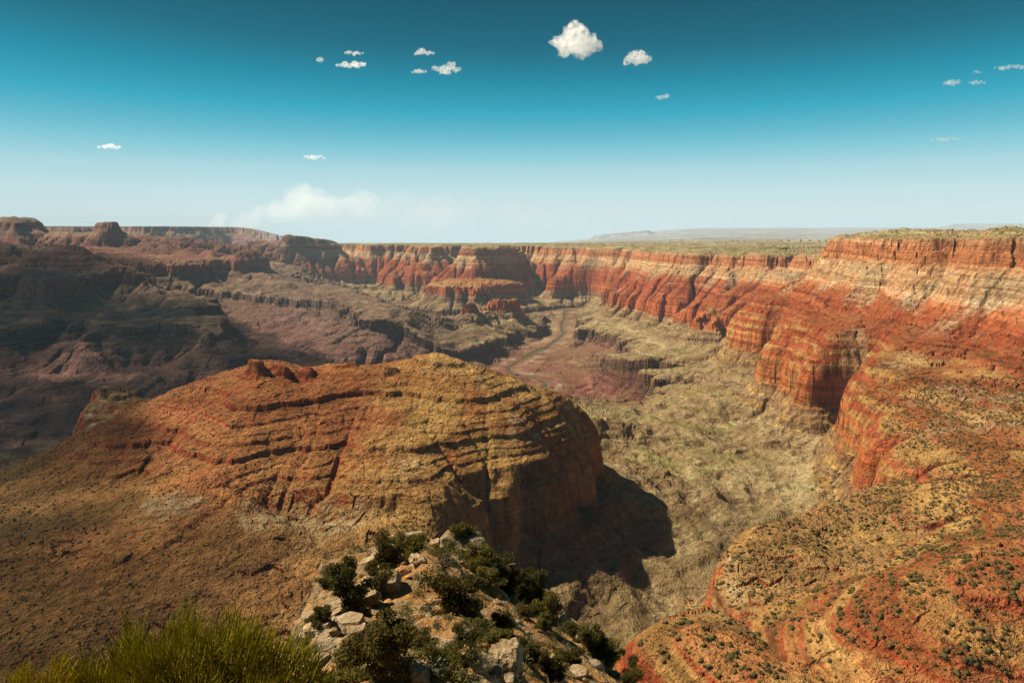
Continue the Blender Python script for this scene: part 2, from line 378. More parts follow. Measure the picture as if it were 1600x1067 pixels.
# ------------------------------------------------------------------ water erosion on grids
def erode(h, cell, n, K, dif, seed, Lc=0.0, Km=1.0):
    ny, nx = h.shape
    N = nx * ny
    idx = np.arange(N).reshape(ny, nx)
    offs = [(-1, -1), (-1, 0), (-1, 1), (0, -1), (0, 1), (1, -1), (1, 0), (1, 1)]
    rng = np.random.RandomState(seed)
    for it in range(n):
        hp = np.pad(h, 1, mode='edge')
        best = np.zeros_like(h); rec = idx.copy(); drop = np.zeros_like(h)
        jit = (1 + 0.25 * rng.rand(ny, nx)).astype(np.float32)
        for (dy, dx) in offs:
            nb = hp[1 + dy:1 + dy + ny, 1 + dx:1 + dx + nx]
            L = cell * (1.41421 if dx and dy else 1.0)
            s = (h - nb) / L * (jit if (dx + dy) % 2 else 1.0)
            m = s > best
            iy0 = idx + dy * nx + dx
            best = np.where(m, s, best); rec = np.where(m, iy0, rec); drop = np.where(m, h - nb, drop)
        edge = (rec < 0) | (rec >= N)
        rec = np.where(edge, idx, rec).ravel()
        root = rec == idx.ravel()
        acc = np.ones(N, np.float32); r2 = rec.copy()
        for k in range(9):
            w = np.where(root if k == 0 else (r2 == r2[r2]) & False, 0, acc) if k == 0 else acc
            if k == 0:
                add = np.bincount(r2[~root], weights=acc[~root], minlength=N)
                alive = ~root
            else:
                add = np.bincount(r2[alive], weights=acc[alive], minlength=N)
            acc = acc + add.astype(np.float32)
            # a node whose jump target is a root stops sending
            alive = alive & ~root[r2]
            r2 = np.where(alive, r2[r2], r2)
        A = (acc * cell * cell).reshape(ny, nx)
        dh = K * Km * np.maximum(np.sqrt(A) - Lc, 0) * np.minimum(best, 1.2)
        dh = np.minimum(dh, 0.75 * drop)
        h = h - dh
        hp = np.pad(h, 1, mode='edge')
        lap = (hp[:-2, 1:-1] + hp[2:, 1:-1] + hp[1:-1, :-2] + hp[1:-1, 2:] - 4 * h)
        h = h + dif * lap * np.where(A < 30 * cell * cell, 1.0, 0.3)
    return h, A

class Grid:
    def __init__(s, x0, x1, y0, y1, c):
        s.c = c; s.x0 = x0; s.y0 = y0
        s.nx = int((x1 - x0) / c); s.ny = int((y1 - y0) / c)
        xs = x0 + c * np.arange(s.nx); ys = y0 + c * np.arange(s.ny)
        s.X, s.Y = np.meshgrid(xs, ys)
    def samp(s, A, x, y):
        fx = np.clip((x - s.x0) / s.c, 0, s.nx - 1.001); fy = np.clip((y - s.y0) / s.c, 0, s.ny - 1.001)
        ix = fx.astype(np.int32); iy = fy.astype(np.int32); tx = (fx - ix); ty = (fy - iy)
        a = A[iy, ix] * (1 - tx) + A[iy, ix + 1] * tx; b = A[iy + 1, ix] * (1 - tx) + A[iy + 1, ix + 1] * tx
        return a * (1 - ty) + b * ty
    def near(s, A, x, y):
        ix = np.clip(np.round((x - s.x0) / s.c), 0, s.nx - 1).astype(np.int32); iy = np.clip(np.round((y - s.y0) / s.c), 0, s.ny - 1).astype(np.int32)
        return A[iy, ix]
    def weight(s, x, y, m):
        x1 = s.x0 + s.c * (s.nx - 1); y1 = s.y0 + s.c * (s.ny - 1)
        e = np.minimum(np.minimum(x - s.x0, x1 - x), np.minimum(y - s.y0, y1 - y))
        return smooth(0, m, e)

def kmap(g):
    r = np.hypot(g.X, g.Y)
    return 1.0 + 1.1 * smooth(3500, 5000, r) * (1 - smooth(0.05, 0.2, g.X / np.maximum(g.Y, 100))) - 0.6 * smooth(0.26, 0.38, g.X / np.maximum(g.Y, 100)) * smooth(1300, 2000, r) * (1 - smooth(5000, 6500, r)) - 0.75 * smooth(0, 300, g.X) * (1 - smooth(1300, 2000, r)) - 0.55 * (1 - smooth(0, 200, g.X)) * (1 - smooth(1700, 2300, r))
GC = Grid(-11000, 9000, -400, 15500, 31.0)
HC, RC, RDC = design(GC.X, GC.Y)
log('design')
_nm = 1 - 0.7 * smooth(80, 300, GC.X) * (1 - smooth(1700, 2400, np.hypot(GC.X, GC.Y)))
HC = HC + _nm * 34 * np.clip(np.hypot(GC.X, GC.Y) / 3500.0, 0.45, 1.0) * fbm(GC.X, GC.Y, 620, 4, 3) + _nm * 10 * ridged(GC.X, GC.Y, 260, 2, 77)
def nmask(g):
    return 1 - 0.7 * smooth(80, 300, g.X) * (1 - smooth(1700, 2400, np.hypot(g.X, g.Y)))
HC, AC = erode(HC, GC.c, 22, 0.019, 0.03, 1, 110.0, kmap(GC))
log('coarse erosion')
GN = Grid(-2700, 2700, -150, 4600, 8.0)
HN = GC.samp(HC, GN.X, GN.Y)
HN = HN + nmask(GN) * (10 * fbm(GN.X, GN.Y, 170, 4, 5) + 5 * ridged(GN.X, GN.Y, 110, 3, 55) * smooth(700, 1300, GN.Y))
HN, AN = erode(HN, GN.c, 12, 0.012, 0.04, 2, 45.0, kmap(GN))
ZC0 = T(HC) + dip(GC.X, GC.Y)
DZC = np.clip(erode(ZC0 + 18 * fbm(GC.X, GC.Y, 190, 3, 18) + 30 * (ridged(GC.X, GC.Y, 430, 3, 28) - 0.4) * smooth(-1000, -940, T(HC)) * (1 - smooth(-820, -740, T(HC))) * smooth(2000, 2600, GC.Y), GC.c, 12, 0.015, 0.0, 3, 40.0, 1.0)[0] - ZC0, -90, 30)
CRAGS = [((163, 603, -497), (190, 606, -505), 3.4, 17), ((160, 612, -530), (196, 614, -530), 6.0, 36), ((215, 628, -545), (262, 640, -548), 3.0, 14), ((393, 560, -368), (405, 561, -370), 2.2, 7), ((425, 570, -392), (446, 572, -394), 2.0, 5), ((475, 573, -400), (488, 574, -400), 2.0, 4),
         ((525, 568, -394), (556, 567, -394), 2.0, 5), ((606, 573, -400), (618, 573, -400), 2.0, 4), ((650, 565, -390), (662, 566, -391), 2.0, 5), ((685, 554, -373), (694, 555, -374), 2.2, 6), ((712, 567, -400), (722, 570, -404), 2.0, 4), ((330, 600, -452), (345, 598, -448), 2.0, 7), ((300, 616, -480), (312, 612, -478), 2.2, 6)]
for c0, c1, k_, w_ in CRAGS:
    a_ = P(*c0); b_ = P(*c1)
    jx = 7 * fbm(GN.X, GN.Y, 40, 2, 95); jy = 7 * fbm(GN.X, GN.Y, 40, 2, 96)
    dd, t_ = seg_dist(GN.X + jx, GN.Y + jy, a_[0], a_[1], b_[0], b_[1])
    hh = hz(a_[0], a_[1], c0[2]) + t_ * (hz(b_[0], b_[1], c1[2]) - hz(a_[0], a_[1], c0[2])) - k_ * np.maximum(dd - w_, 0)
    HN = np.maximum(HN, hh)
ZN0 = T(HN) + dip(GN.X, GN.Y)
LOW_ = 1 - smooth(-748, -730, T(HN))
DZN = np.clip(erode(ZN0 + (3 + 4 * LOW_) * fbm(GN.X, GN.Y, 55, 3, 19) + LOW_ * 24 * (ridged(GN.X, GN.Y, 260, 3, 29) - 0.4), GN.c, 10, 0.010, 0.0, 4, 28.0, (0.2 + 0.6 * kmap(GN)) * (1 - LOW_) + 1.8 * LOW_)[0] - ZN0, -55, 4 + 18 * LOW_)
log('near erosion')

def ground(x, y, full=True):
    """height, strata height, region, distance to river at plan points"""
    wN = GN.weight(x, y, 250.0); wC = GC.weight(x, y, 800.0)
    h = GC.samp(HC, x, y)
    h = np.where(wN > 0, GN.samp(HN, x, y) * wN + h * (1 - wN), h)
    reg = GC.near(RC, x, y); rd = GC.samp(RDC, x, y)
    out = np.where(wC < 1)
    if out[0].size:
        ho, ro, rdo = design(x[out], y[out])
        ho = ho + 26 * fbm(x[out], y[out], 900, 4, 9) * np.where(ho > 5, 0.12, 1.0)
        h[out] = h[out] * wC[out] + ho * (1 - wC[out]); reg[out] = ro; rd[out] = rdo
    r = np.hypot(x, y)
    h = h + 3.5 * fbm(x, y, 60, 3, 15) * np.interp(r, [0, 2200, 3000, 6000], [0.4, 0.5, 1.2, 2.2])
    near_ = 1 - smooth(3800, 5200, r)
    nb_ = 1 - 0.72 * (1 - smooth(2000, 2600, r))
    h = h + 6.0 * nb_ * blocks(x, y, 36.0, 1) * near_ + 1.3 * blocks(x, y, 13.0, 2) * (1 - smooth(1800, 2600, r)) * nb_ * 2 + 9.0 * blocks(x, y, 120.0, 3) * smooth(3000, 4500, r) * (1 - smooth(14000, 16000, r)) * np.where(h > 6, 0.15, 1.0)
    D = dip(x, y)
    dz = GC.samp(DZC, x, y) * wC
    dz = np.where(wN > 0, GN.samp(DZN, x, y) * wN + dz * (1 - wN), dz)
    st = T(h) + dz
    z = st + D
    # river bed and banks
    bank = smooth(6, 32, rd)
    z = np.where(rd < 90, RIVER_Z - 5 + (np.maximum(z, RIVER_Z + 4) - RIVER_Z + 5) * bank, np.where(y < 12500, np.maximum(z, RIVER_Z + 4), z))
    return z, st, reg, rd

# ------------------------------------------------------------------ the terrain sheet: rows follow the cliffs
NCOL, NROW, NDEN, SUB = 1040, 960, 1500, 5
TH0, TH1 = R(-44), R(43.5)
theta = np.linspace(TH0, TH1, NCOL)
ths = theta[::SUB]
lr = np.linspace(math.log(110.0), math.log(95000.0), NDEN)
rr = np.exp(lr)
XX = np.sin(ths)[:, None] * rr[None, :]; YY = np.cos(ths)[:, None] * rr[None, :]
zd, _, _, _ = ground(XX.ravel(), YY.ravel())
zd = zd.reshape(XX.shape)
phi = np.arctan2(zd, rr[None, :])
run = np.maximum.accumulate(phi, axis=1)
vis = (phi >= run - 0.0015).astype(np.float64)
dphi = np.abs(np.diff(phi, axis=1)) * (0.10 + 0.90 * vis[:, 1:])
m = dphi + 0.022 * np.diff(lr)[None, :]
k1 = np.exp(-0.5 * (np.arange(-14, 15) / 6.0) ** 2); k1 /= k1.sum()
k2 = np.exp(-0.5 * (np.arange(-10, 11) / 4.0) ** 2); k2 /= k2.sum()
def conv(A, k, ax):
    pad = len(k) // 2
    pw = [(0, 0), (0, 0)]; pw[ax] = (pad, pad)
    B = np.pad(A, pw, mode='edge'); o = np.zeros_like(A)
    for i, kv in enumerate(k):
        o += kv * (B[i:i + A.shape[0], :] if ax == 0 else B[:, i:i + A.shape[1]])
    return o
m = conv(conv(m, k1, 0), k2, 1)
cum = np.concatenate([np.zeros((m.shape[0], 1)), np.cumsum(m, axis=1)], axis=1)
RJ = np.empty((len(ths), NROW))
for i in range(len(ths)):
    RJ[i] = np.interp(np.linspace(0, cum[i, -1], NROW), cum[i], lr)
ii = np.clip((theta - TH0) / (ths[1] - ths[0]), 0, len(ths) - 1.001)
i0 = ii.astype(int); tf = (ii - i0)[:, None]
LR = RJ[i0] * (1 - tf) + RJ[i0 + 1] * tf
RR = np.exp(LR)
X = np.sin(theta)[:, None] * RR; Y = np.cos(theta)[:, None] * RR
Z, ST, RG, RD = ground(X.ravel(), Y.ravel())
log('terrain sampled')

def mesh_np(name, verts, quads, attrs=None, smooth_=False):
    me = bpy.data.meshes.new(name)
    nv, nq = len(verts), len(quads); k = quads.shape[1]
    me.vertices.add(nv); me.vertices.foreach_set('co', np.ascontiguousarray(verts, np.float32).ravel())
    me.loops.add(nq * k); me.loops.foreach_set('vertex_index', np.ascontiguousarray(quads, np.int32).ravel())
    me.polygons.add(nq); me.polygons.foreach_set('loop_start', np.arange(0, nq * k, k, dtype=np.int32))
    me.polygons.foreach_set('use_smooth', np.full(nq, smooth_))
    for an, av in (attrs or {}).items():
        if av.ndim == 1:
            a = me.attributes.new(an, 'FLOAT', 'POINT'); a.data.foreach_set('value', np.ascontiguousarray(av, np.float32))
        else:
            a = me.attributes.new(an, 'FLOAT_COLOR', 'POINT'); a.data.foreach_set('color', np.ascontiguousarray(av, np.float32).ravel())
    me.update(calc_edges=True)
    return me
def mesh_tq(name, verts, tris, quads):
    """mesh of triangles and quads"""
    me = bpy.data.meshes.new(name); nt, nq = len(tris), len(quads)
    me.vertices.add(len(verts)); me.vertices.foreach_set('co', np.ascontiguousarray(verts, np.float32).ravel())
    me.loops.add(nt * 3 + nq * 4); me.loops.foreach_set('vertex_index', np.concatenate([tris.ravel(), quads.ravel()]).astype(np.int32))
    me.polygons.add(nt + nq); me.polygons.foreach_set('loop_start', np.concatenate([np.arange(nt) * 3, nt * 3 + np.arange(nq) * 4]).astype(np.int32))
    me.update(calc_edges=True)
    return me
#MATERIALS
def nodes_of(m):
    m.use_nodes = True
    nt = m.node_tree; nt.nodes.clear(); return nt
ALB = 0.80
class NB:
    """small node builder"""
    def __init__(s, name):
        s.m = bpy.data.materials.new(name); s.t = nodes_of(s.m); s.N = s.t.nodes; s.L = s.t.links
        s.out = s.N.new('ShaderNodeOutputMaterial')
    def n(s, typ, **kw):
        nd = s.N.new(typ)
        for k, v in kw.items(): setattr(nd, k, v)
        return nd
    def put(s, sock, v):
        if hasattr(v, 'is_output') or isinstance(v, bpy.types.NodeSocket): s.L.new(v, sock)
        elif v is not None: sock.default_value = v
    def attr(s, name, out='Fac'):
        a = s.n('ShaderNodeAttribute'); a.attribute_name = name; return a.outputs[out]
    def math(s, op, a, b=None, c=None, clamp=False):
        nd = s.n('ShaderNodeMath', operation=op); nd.use_clamp = clamp
        s.put(nd.inputs[0], a); s.put(nd.inputs[1], b); s.put(nd.inputs[2], c); return nd.outputs[0]
    def mix(s, f, a, b, mode='MIX'):
        nd = s.n('ShaderNodeMix', data_type='RGBA', blend_type=mode)
        s.put(nd.inputs[0], f); s.put(nd.inputs[6], a); s.put(nd.inputs[7], b); return nd.outputs[2]
    def ramp(s, f, stops, interp='LINEAR'):
        nd = s.n('ShaderNodeValToRGB'); cr = nd.color_ramp; cr.interpolation = interp
        while len(cr.elements) > 1: cr.elements.remove(cr.elements[-1])
        cr.elements[0].position = stops[0][0]; cr.elements[0].color = stops[0][1]
        for p, c in stops[1:]:
            e = cr.elements.new(p); e.color = c
        s.put(nd.inputs[0], f); return nd.outputs[0]
    def mapr(s, v, a, b, c=0.0, d=1.0, smooth_=False):
        nd = s.n('ShaderNodeMapRange'); nd.clamp = True
        if smooth_: nd.interpolation_type = 'SMOOTHSTEP'
        s.put(nd.inputs[0], v)
        for i, q in enumerate((a, b, c, d)): nd.inputs[1 + i].default_value = q
        return nd.outputs[0]
    def noise(s, vec, scale, detail=3.0, rough=0.55, dist=0.0, out='Fac'):
        nd = s.n('ShaderNodeTexNoise'); s.put(nd.inputs['Vector'], vec)
        nd.inputs['Scale'].default_value = scale; nd.inputs['Detail'].default_value = detail; nd.inputs['Roughness'].default_value = rough; nd.inputs['Distortion'].default_value = dist
        return nd.outputs[out]
    def scale(s, vec, xyz):
        nd = s.n('ShaderNodeVectorMath', operation='MULTIPLY'); s.put(nd.inputs[0], vec); nd.inputs[1].default_value = xyz; return nd.outputs[0]
    def bsdf(s, colr, rough=0.9, normal=None, spec=0.15):
        b = s.n('ShaderNodeBsdfPrincipled'); s.put(b.inputs['Base Color'], s.mix(1.0, colr, rgb(ALB, ALB, ALB), 'MULTIPLY')); s.put(b.inputs['Roughness'], rough)
        b.inputs['Specular IOR Level'].default_value = spec
        if normal is not None: s.L.new(normal, b.inputs['Normal'])
        s.L.new(b.outputs[0], s.out.inputs[0]); return b
    def bump(s, height, dist, strength=1.0):
        b = s.n('ShaderNodeBump'); b.inputs['Strength'].default_value = strength; b.inputs['Distance'].default_value = dist
        s.L.new(height, b.inputs['Height']); return b.outputs[0]
def rgb(r, g, b): return (r, g, b, 1.0)

def terrain_material():
    b = NB('canyon_rock')
    geo = b.n('ShaderNodeNewGeometry'); pos = geo.outputs['Position']; nrm = geo.outputs['Normal']
    st = b.attr('strat'); warm = b.attr('warm'); pale = b.attr('pale'); riv = b.attr('river_near'); patch = b.attr('patch'); ochre = b.attr('ochre'); rough = b.attr('rubble')
    nz = b.n('ShaderNodeSeparateXYZ'); b.L.new(nrm, nz.inputs[0]); nz = nz.outputs[2]
    n1 = b.noise(b.scale(pos, (1, 1, 1.0)), 0.006, 5, 0.6)
    n2 = b.noise(b.scale(pos, (1, 1, 1.0)), 0.045, 4, 0.65)
    nb = b.noise(b.scale(pos, (0.006, 0.006, 0.10)), 1.0, 6, 0.75)          # thin beds
    nbb = b.noise(b.scale(pos, (0.0006, 0.0006, 0.045)), 1.0, 4, 0.65)      # thick beds
    vs_ = b.noise(b.scale(pos, (0.05, 0.05, 0.006)), 1.0, 4, 0.65)         # stains down the cliffs
    # beds by height
    stn = b.math('ADD', st, b.math('MULTIPLY', b.math('SUBTRACT', n1, 0.5), 26.0))
    f = b.mapr(stn, -1500.0, 100.0)
    def q(z): return (z + 1500.0) / 1600.0
    cliff = b.ramp(f, [(q(-1500), rgb(.150, .075, .050)), (q(-1250), rgb(.190, .078, .052)), (q(-1100), rgb(.170, .068, .045)), (q(-1030), rgb(.130, .065, .036)), (q(-1015), rgb(.125, .066, .034)),
                       (q(-958), rgb(.160, .088, .044)), (q(-940), rgb(.240, .140, .070)), (q(-850), rgb(.270, .170, .080)), (q(-745), rgb(.300, .170, .085)), (q(-720), rgb(.430, .120, .040)), (q(-610), rgb(.520, .135, .042)), (q(-590), rgb(.380, .095, .034)),
                       (q(-450), rgb(.330, .078, .028)), (q(-335), rgb(.350, .085, .030)), (q(-275), rgb(.400, .130, .048)), (q(-250), rgb(.520, .290, .140)), (q(-150), rgb(.540, .310, .150)), (q(-122), rgb(.480, .210, .090)),
                       (q(-112), rgb(.430, .165, .065)), (q(-60), rgb(.470, .180, .072)), (q(-16), rgb(.500, .250, .125)), (q(60), rgb(.330, .250, .120))])
    talus = b.ramp(f, [(q(-1500), rgb(.300, .170, .100)), (q(-1300), rgb(.240, .095, .062)), (q(-1180), rgb(.225, .085, .058)), (q(-1020), rgb(.240, .140, .075)), (q(-955), rgb(.290, .205, .105)),
                       (q(-850), rgb(.320, .225, .110)), (q(-740), rgb(.345, .235, .115)), (q(-600), rgb(.370, .225, .088)), (q(-555), rgb(.390, .205, .075)), (q(-535), rgb(.360, .150, .050)), (q(-510), rgb(.300, .105, .036)), (q(-400), rgb(.280, .085, .030)), (q(-300), rgb(.310, .105, .038)),
                       (q(-265), rgb(.420, .240, .115)), (q(-180), rgb(.500, .330, .180)), (q(-125), rgb(.480, .290, .145)), (q(-100), rgb(.380, .200, .085)), (q(-15), rgb(.330, .250, .120)), (q(60), rgb(.340, .275, .150))])
    steep = b.mapr(b.math('ADD', nz, b.math('MULTIPLY', b.math('SUBTRACT', n2, 0.5), 0.28)), 0.86, 0.68, 0, 1, True)
    c = b.mix(steep, talus, cliff)
    # bleached, grey-cream limestone where the cliff is weathered
    c = b.mix(b.math('MULTIPLY', pale, b.mapr(n2, 0.35, 0.6), clamp=True), c, rgb(.400, .300, .170))
    # grass and soil patches on gentle ground
    grass = b.math('MULTIPLY', b.math('MULTIPLY', patch, b.mapr(nz, 0.75, 0.93)), b.mapr(n1, 0.40, 0.62))
    c = b.mix(b.math('MULTIPLY', grass, 0.8), c, rgb(.225, .195, .058))
    c = b.mix(b.math('MULTIPLY', ochre, b.mapr(n1, 0.34, 0.56)), c, rgb(.450, .265, .085))
    c = b.mix(b.math('MULTIPLY', b.attr('slope_shade'), 0.8), c, rgb(.190, .125, .058))  # dark brown painted in for the shade on the slope below the ridge
    # cooler, purple-brown beds across the river
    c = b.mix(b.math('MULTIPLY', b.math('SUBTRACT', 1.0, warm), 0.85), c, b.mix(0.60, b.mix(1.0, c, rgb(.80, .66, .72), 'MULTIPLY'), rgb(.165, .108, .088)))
    c = b.mix(b.math('MULTIPLY', b.attr('desert_haze'), 0.85), c, b.mix(n1, rgb(.280, .300, .330), rgb(.380, .390, .410)))  # pale far desert, with the blue of distant haze put into its colour
    # bedding and stains
    c = b.mix(b.mapr(steep, 0, 1, 0.45, 0.95), c, b.ramp(nb, [(0.30, rgb(.55, .50, .48)), (0.48, rgb(1, 1, 1)), (0.60, rgb(1.0, 1.02, 1.0)), (0.72, rgb(1.35, 1.45, 1.6))]), 'MULTIPLY')
    c = b.mix(0.85, c, b.ramp(nbb, [(0.34, rgb(.50, .45, .43)), (0.46, rgb(.95, .92, .9)), (0.56, rgb(1.05, 1.06, 1.08)), (0.64, rgb(1.45, 1.6, 1.75))]), 'MULTIPLY')
    c = b.mix(b.math('MULTIPLY', steep, 0.8), c, b.ramp(vs_, [(0.32, rgb(.30, .26, .24)), (0.5, rgb(1, 1, 1)), (0.7, rgb(1.35, 1.42, 1.5))]), 'MULTIPLY')
    c = b.mix(0.75, c, b.ramp(n2, [(0.28, rgb(.55, .55, .55)), (0.5, rgb(1, 1, 1)), (0.72, rgb(1.4, 1.38, 1.3))]), 'MULTIPLY')
    # green band along the river
    c = b.mix(b.math('MULTIPLY', b.math('MULTIPLY', riv, 0.7), b.mapr(n2, 0.40, 0.62)), c, rgb(.120, .130, .045))
    n3 = b.noise(pos, 0.22, 3, 0.7)
    c = b.mix(rough, c, b.ramp(n3, [(0.30, rgb(.40, .36, .33)), (0.46, rgb(.95, .95, .95)), (0.60, rgb(1.1, 1.1, 1.1)), (0.74, rgb(1.75, 1.75, 1.8))]), 'MULTIPLY')
    c = b.mix(b.math('MULTIPLY', b.attr('sand'), b.mapr(n1, 0.45, 0.6)), c, rgb(.460, .370, .240))
    hgt = b.math('ADD', b.math('MULTIPLY', nb, 1.2), b.math('ADD', b.math('MULTIPLY', n2, 2.0), b.math('ADD', b.math('MULTIPLY', vs_, 1.0), b.math('MULTIPLY', b.math('MULTIPLY', n3, rough), 0.55))))
    b.bsdf(c, 0.95, b.bump(hgt, 11.0, 1.0), 0.05)
    return b.m
MAT_T = terrain_material()

def tag(o, label=None, cat=None, group=None, kind=None):
    if label: o['label'] = label
    if cat: o['category'] = cat
    if group: o['group'] = group
    if kind: o['kind'] = kind
    return o
def link(name, me, mat=None, parent=None, loc=None):
    o = bpy.data.objects.new(name, me); col.objects.link(o)
    if mat is not None and not me.materials: me.materials.append(mat)
    if parent is not None: o.parent = parent
    if loc is not None: o.location = loc
    return o

# ------------------------------------------------------------------ terrain objects, one for each landform
TERRAIN = {
 'valley_floor': ('river_valley', 'purple and tan valley floor with washes on both banks of the river', 'valley'),
 'canyon_wall': ('canyon_wall', 'long orange and red banded canyon wall under the flat rim on the right', 'canyon wall'),
 'red_bench': ('red_slope', 'orange red shrub dotted slope and cliff bench on the right', 'slope'),
 'far_wall': ('wall_spur', 'red buttress spurs standing out from the far canyon wall', 'canyon wall'),
 'red_ridge': ('red_ridge', 'rust red ledgy ridge with a cliff end in the middle ground', 'ridge'),
 'wall_apron': ('tan_apron', 'olive tan benches and fans at the foot of the canyon wall', 'slope'),
 'slope_below_ridge': ('ridge_foot', 'brown rubble slope with painted shade, and grassy shoulder below the ridge cliff', 'slope'),
 'grassy_mesa': ('grassy_mesa', 'low green topped mesas with brown cliff edges right of the river', 'mesa'),
 'dark_butte': ('butte', 'flat topped butte dark on its near side with red cliff tier below', 'butte'),
 'tan_bench': ('tan_bench', 'tan gullied bench with a brown cliff edge left of the river', 'bench'),
 'dark_hill': ('dark_hill', 'dark reddish brown hills at the left river bank', 'hill'),
 'purple_slope': ('purple_slope', 'dark purple banded slopes below a cliff on the left', 'slope'),
 'dark_promontory': ('promontory', 'dark red promontory and temples at the far left of the canyon', 'promontory'),
 'red_peak_butte': ('peaked_butte', 'small red peaked butte on the skyline left of centre', 'butte'),
 'north_rim': ('north_rim', 'dark flat topped rim and square butte on the left skyline', 'rim'),
 'north_rim_far': ('far_rim', 'blue hazy far rim along the left skyline', 'rim'),
 'far_tableland': ('far_tableland', 'pale hazy tablelands along the horizon on the right', 'tableland'),
}
V = np.stack([X.ravel(), Y.ravel(), Z], 1)
ri = np.arange(NCOL * NROW).reshape(NCOL, NROW)
Q = np.stack([ri[:-1, :-1].ravel(), ri[1:, :-1].ravel(), ri[1:, 1:].ravel(), ri[:-1, 1:].ravel()], 1)
qreg = RG[Q[:, 0]]
xf, yf = V[:, 0], V[:, 1]
az = xf / np.maximum(yf, 50)
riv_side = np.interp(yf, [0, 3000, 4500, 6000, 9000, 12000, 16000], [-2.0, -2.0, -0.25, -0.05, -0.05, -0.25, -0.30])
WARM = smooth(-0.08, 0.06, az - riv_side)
PALE = np.clip(smooth(0.25, 0.6, fbm(xf, yf, 420, 3, 61) * 0.5 + 0.5) * 0.9 * (smooth(-745, -715, ST) * (1 - smooth(-600, -575, ST))) * (1 - smooth(0.02, 0.2, az)) * (yf < 3000)
               + smooth(0.5, 0.75, fbm(xf, yf, 260, 3, 63) * 0.6 + 0.5) * smooth(-400, -330, ST) * (1 - smooth(-170, -120, ST)), 0, 1)
for (px_, py_, z_, rad_) in ((175, 606, -500, 120), (178, 650, -540, 110), (420, 830, -600, 90), (500, 840, -620, 90), (560, 820, -600, 80), (270, 830, -590, 70), (640, 760, -585, 60), (250, 650, -600, 50), (820, 700, -575, 60), (880, 650, -580, 50)):
    cx_, cy_ = P(px_, py_, z_)
    PALE = np.maximum(PALE, 1 - smooth(rad_ * 0.4, rad_, np.hypot(xf - cx_, yf - cy_) + 28 * fbm(xf, yf, 60, 3, 62)))
for (px_, py_, z_, rad_) in ((1130, 820, -585, 60), (1160, 845, -570, 50), (1120, 900, -590, 40), (1450, 690, -600, 80), (1430, 480, -300, 130), (1500, 500, -290, 130), (1560, 520, -290, 120), (1340, 470, -330, 90), (1590, 470, -220, 100)):
    cx_, cy_ = P(px_, py_, z_)
    PALE = np.maximum(PALE, 0.85 * (1 - smooth(rad_ * 0.3, rad_, np.hypot(xf - cx_, yf - cy_) + 45 * fbm(xf, yf, 80, 3, 62))))
DESERT_HAZE = smooth(15500, 20000, yf) * smooth(-0.45, -0.3, az)
PATCH = np.clip(0.25 + 0.9 * ((RG == REGS.index('slope_below_ridge')) | (RG == REGS.index('grassy_mesa'))) * smooth(1700, 2100, yf) * smooth(-0.3, 0.3, fbm(xf, yf, 380, 3, 72)) + 0.9 * smooth(-0.1, 0.5, fbm(xf, yf, 500, 3, 71)) * smooth(-1000, -960, ST) * (1 - smooth(-640, -560, ST)) + 0.6 * smooth(-60, -10, ST), 0, 1)
PXV = 800 + 1000 * az
isr = (RG == REGS.index('red_ridge')); isb = (RG == REGS.index('red_bench')) | ((RG == REGS.index('canyon_wall')) & (yf < 2200))
OCHRE = np.clip(isr * (smooth(430, 720, PXV + 120 * fbm(xf, yf, 300, 2, 65)) * 0.9 + 0.25 * smooth(-0.1, 0.5, fbm(xf, yf, 350, 3, 66)))
                + isb * smooth(-0.35, 0.55, np.sin((ST + 16 * fbm(xf, yf, 260, 3, 67)) / 9.0) + 0.8 * fbm(xf, yf, 150, 2, 68)) * (1 - smooth(-470, -400, ST)) * 0.85, 0, 1)
SLOPE_SHADE = (RG == REGS.index('slope_below_ridge')) * np.clip(0.75 + 0.5 * fbm(xf, yf, 300, 3, 69), 0, 1) * (1 - smooth(1750, 2150, yf))  # where the slope turns from the sun: shade as colour, uneven by noise
RUB = np.clip(0.9 - 0.75 * smooth(1800, 4500, np.hypot(xf, yf)), 0, 1)
RIVN = 1 - smooth(28, np.maximum(70 + 60 * fbm(xf, yf, 400, 2, 81), 36), RD)
SAND = (1 - smooth(90, 230, RD)) * smooth(40, 90, RD) * 0.5
ATT = {'strat': ST, 'warm': WARM, 'pale': PALE, 'patch': PATCH, 'river_near': RIVN, 'ochre': OCHRE, 'rubble': RUB, 'desert_haze': DESERT_HAZE, 'slope_shade': SLOPE_SHADE, 'sand': SAND}
for rid, rn in enumerate(REGS):
    qs = Q[qreg == rid]
    if not len(qs): continue
    u, inv = np.unique(qs, return_inverse=True)
    nm, lab, cat = TERRAIN[rn]
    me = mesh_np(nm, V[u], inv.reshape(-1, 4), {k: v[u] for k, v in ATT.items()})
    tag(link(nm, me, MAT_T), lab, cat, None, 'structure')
log('terrain objects')


# ------------------------------------------------------------------ the river
def river_material():
    b = NB('river_water')
    pos = b.n('ShaderNodeNewGeometry').outputs['Position']
    n = b.noise(pos, 0.02, 3, 0.6)
    b.bsdf(b.mix(n, rgb(.060, .058, .022), rgb(.085, .072, .034)), 0.5, b.bump(b.noise(pos, 0.25, 3), 0.4, 0.5), 0.12)
    return b.m
def smooth_line(pts, n):
    """Catmull-Rom through plan points"""
    out = []
    for i in range(len(pts) - 1):
        p0 = np.array(pts[max(i - 1, 0)]); p1 = np.array(pts[i]); p2 = np.array(pts[i + 1]); p3 = np.array(pts[min(i + 2, len(pts) - 1)])
        for k in range(n):
            t = k / n
            out.append(0.5 * (2 * p1 + (p2 - p0) * t + (2 * p0 - 5 * p1 + 4 * p2 - p3) * t * t + (3 * p1 - p0 - 3 * p2 + p3) * t ** 3))
    out.append(np.array(pts[-1])); return np.array(out)
line = []
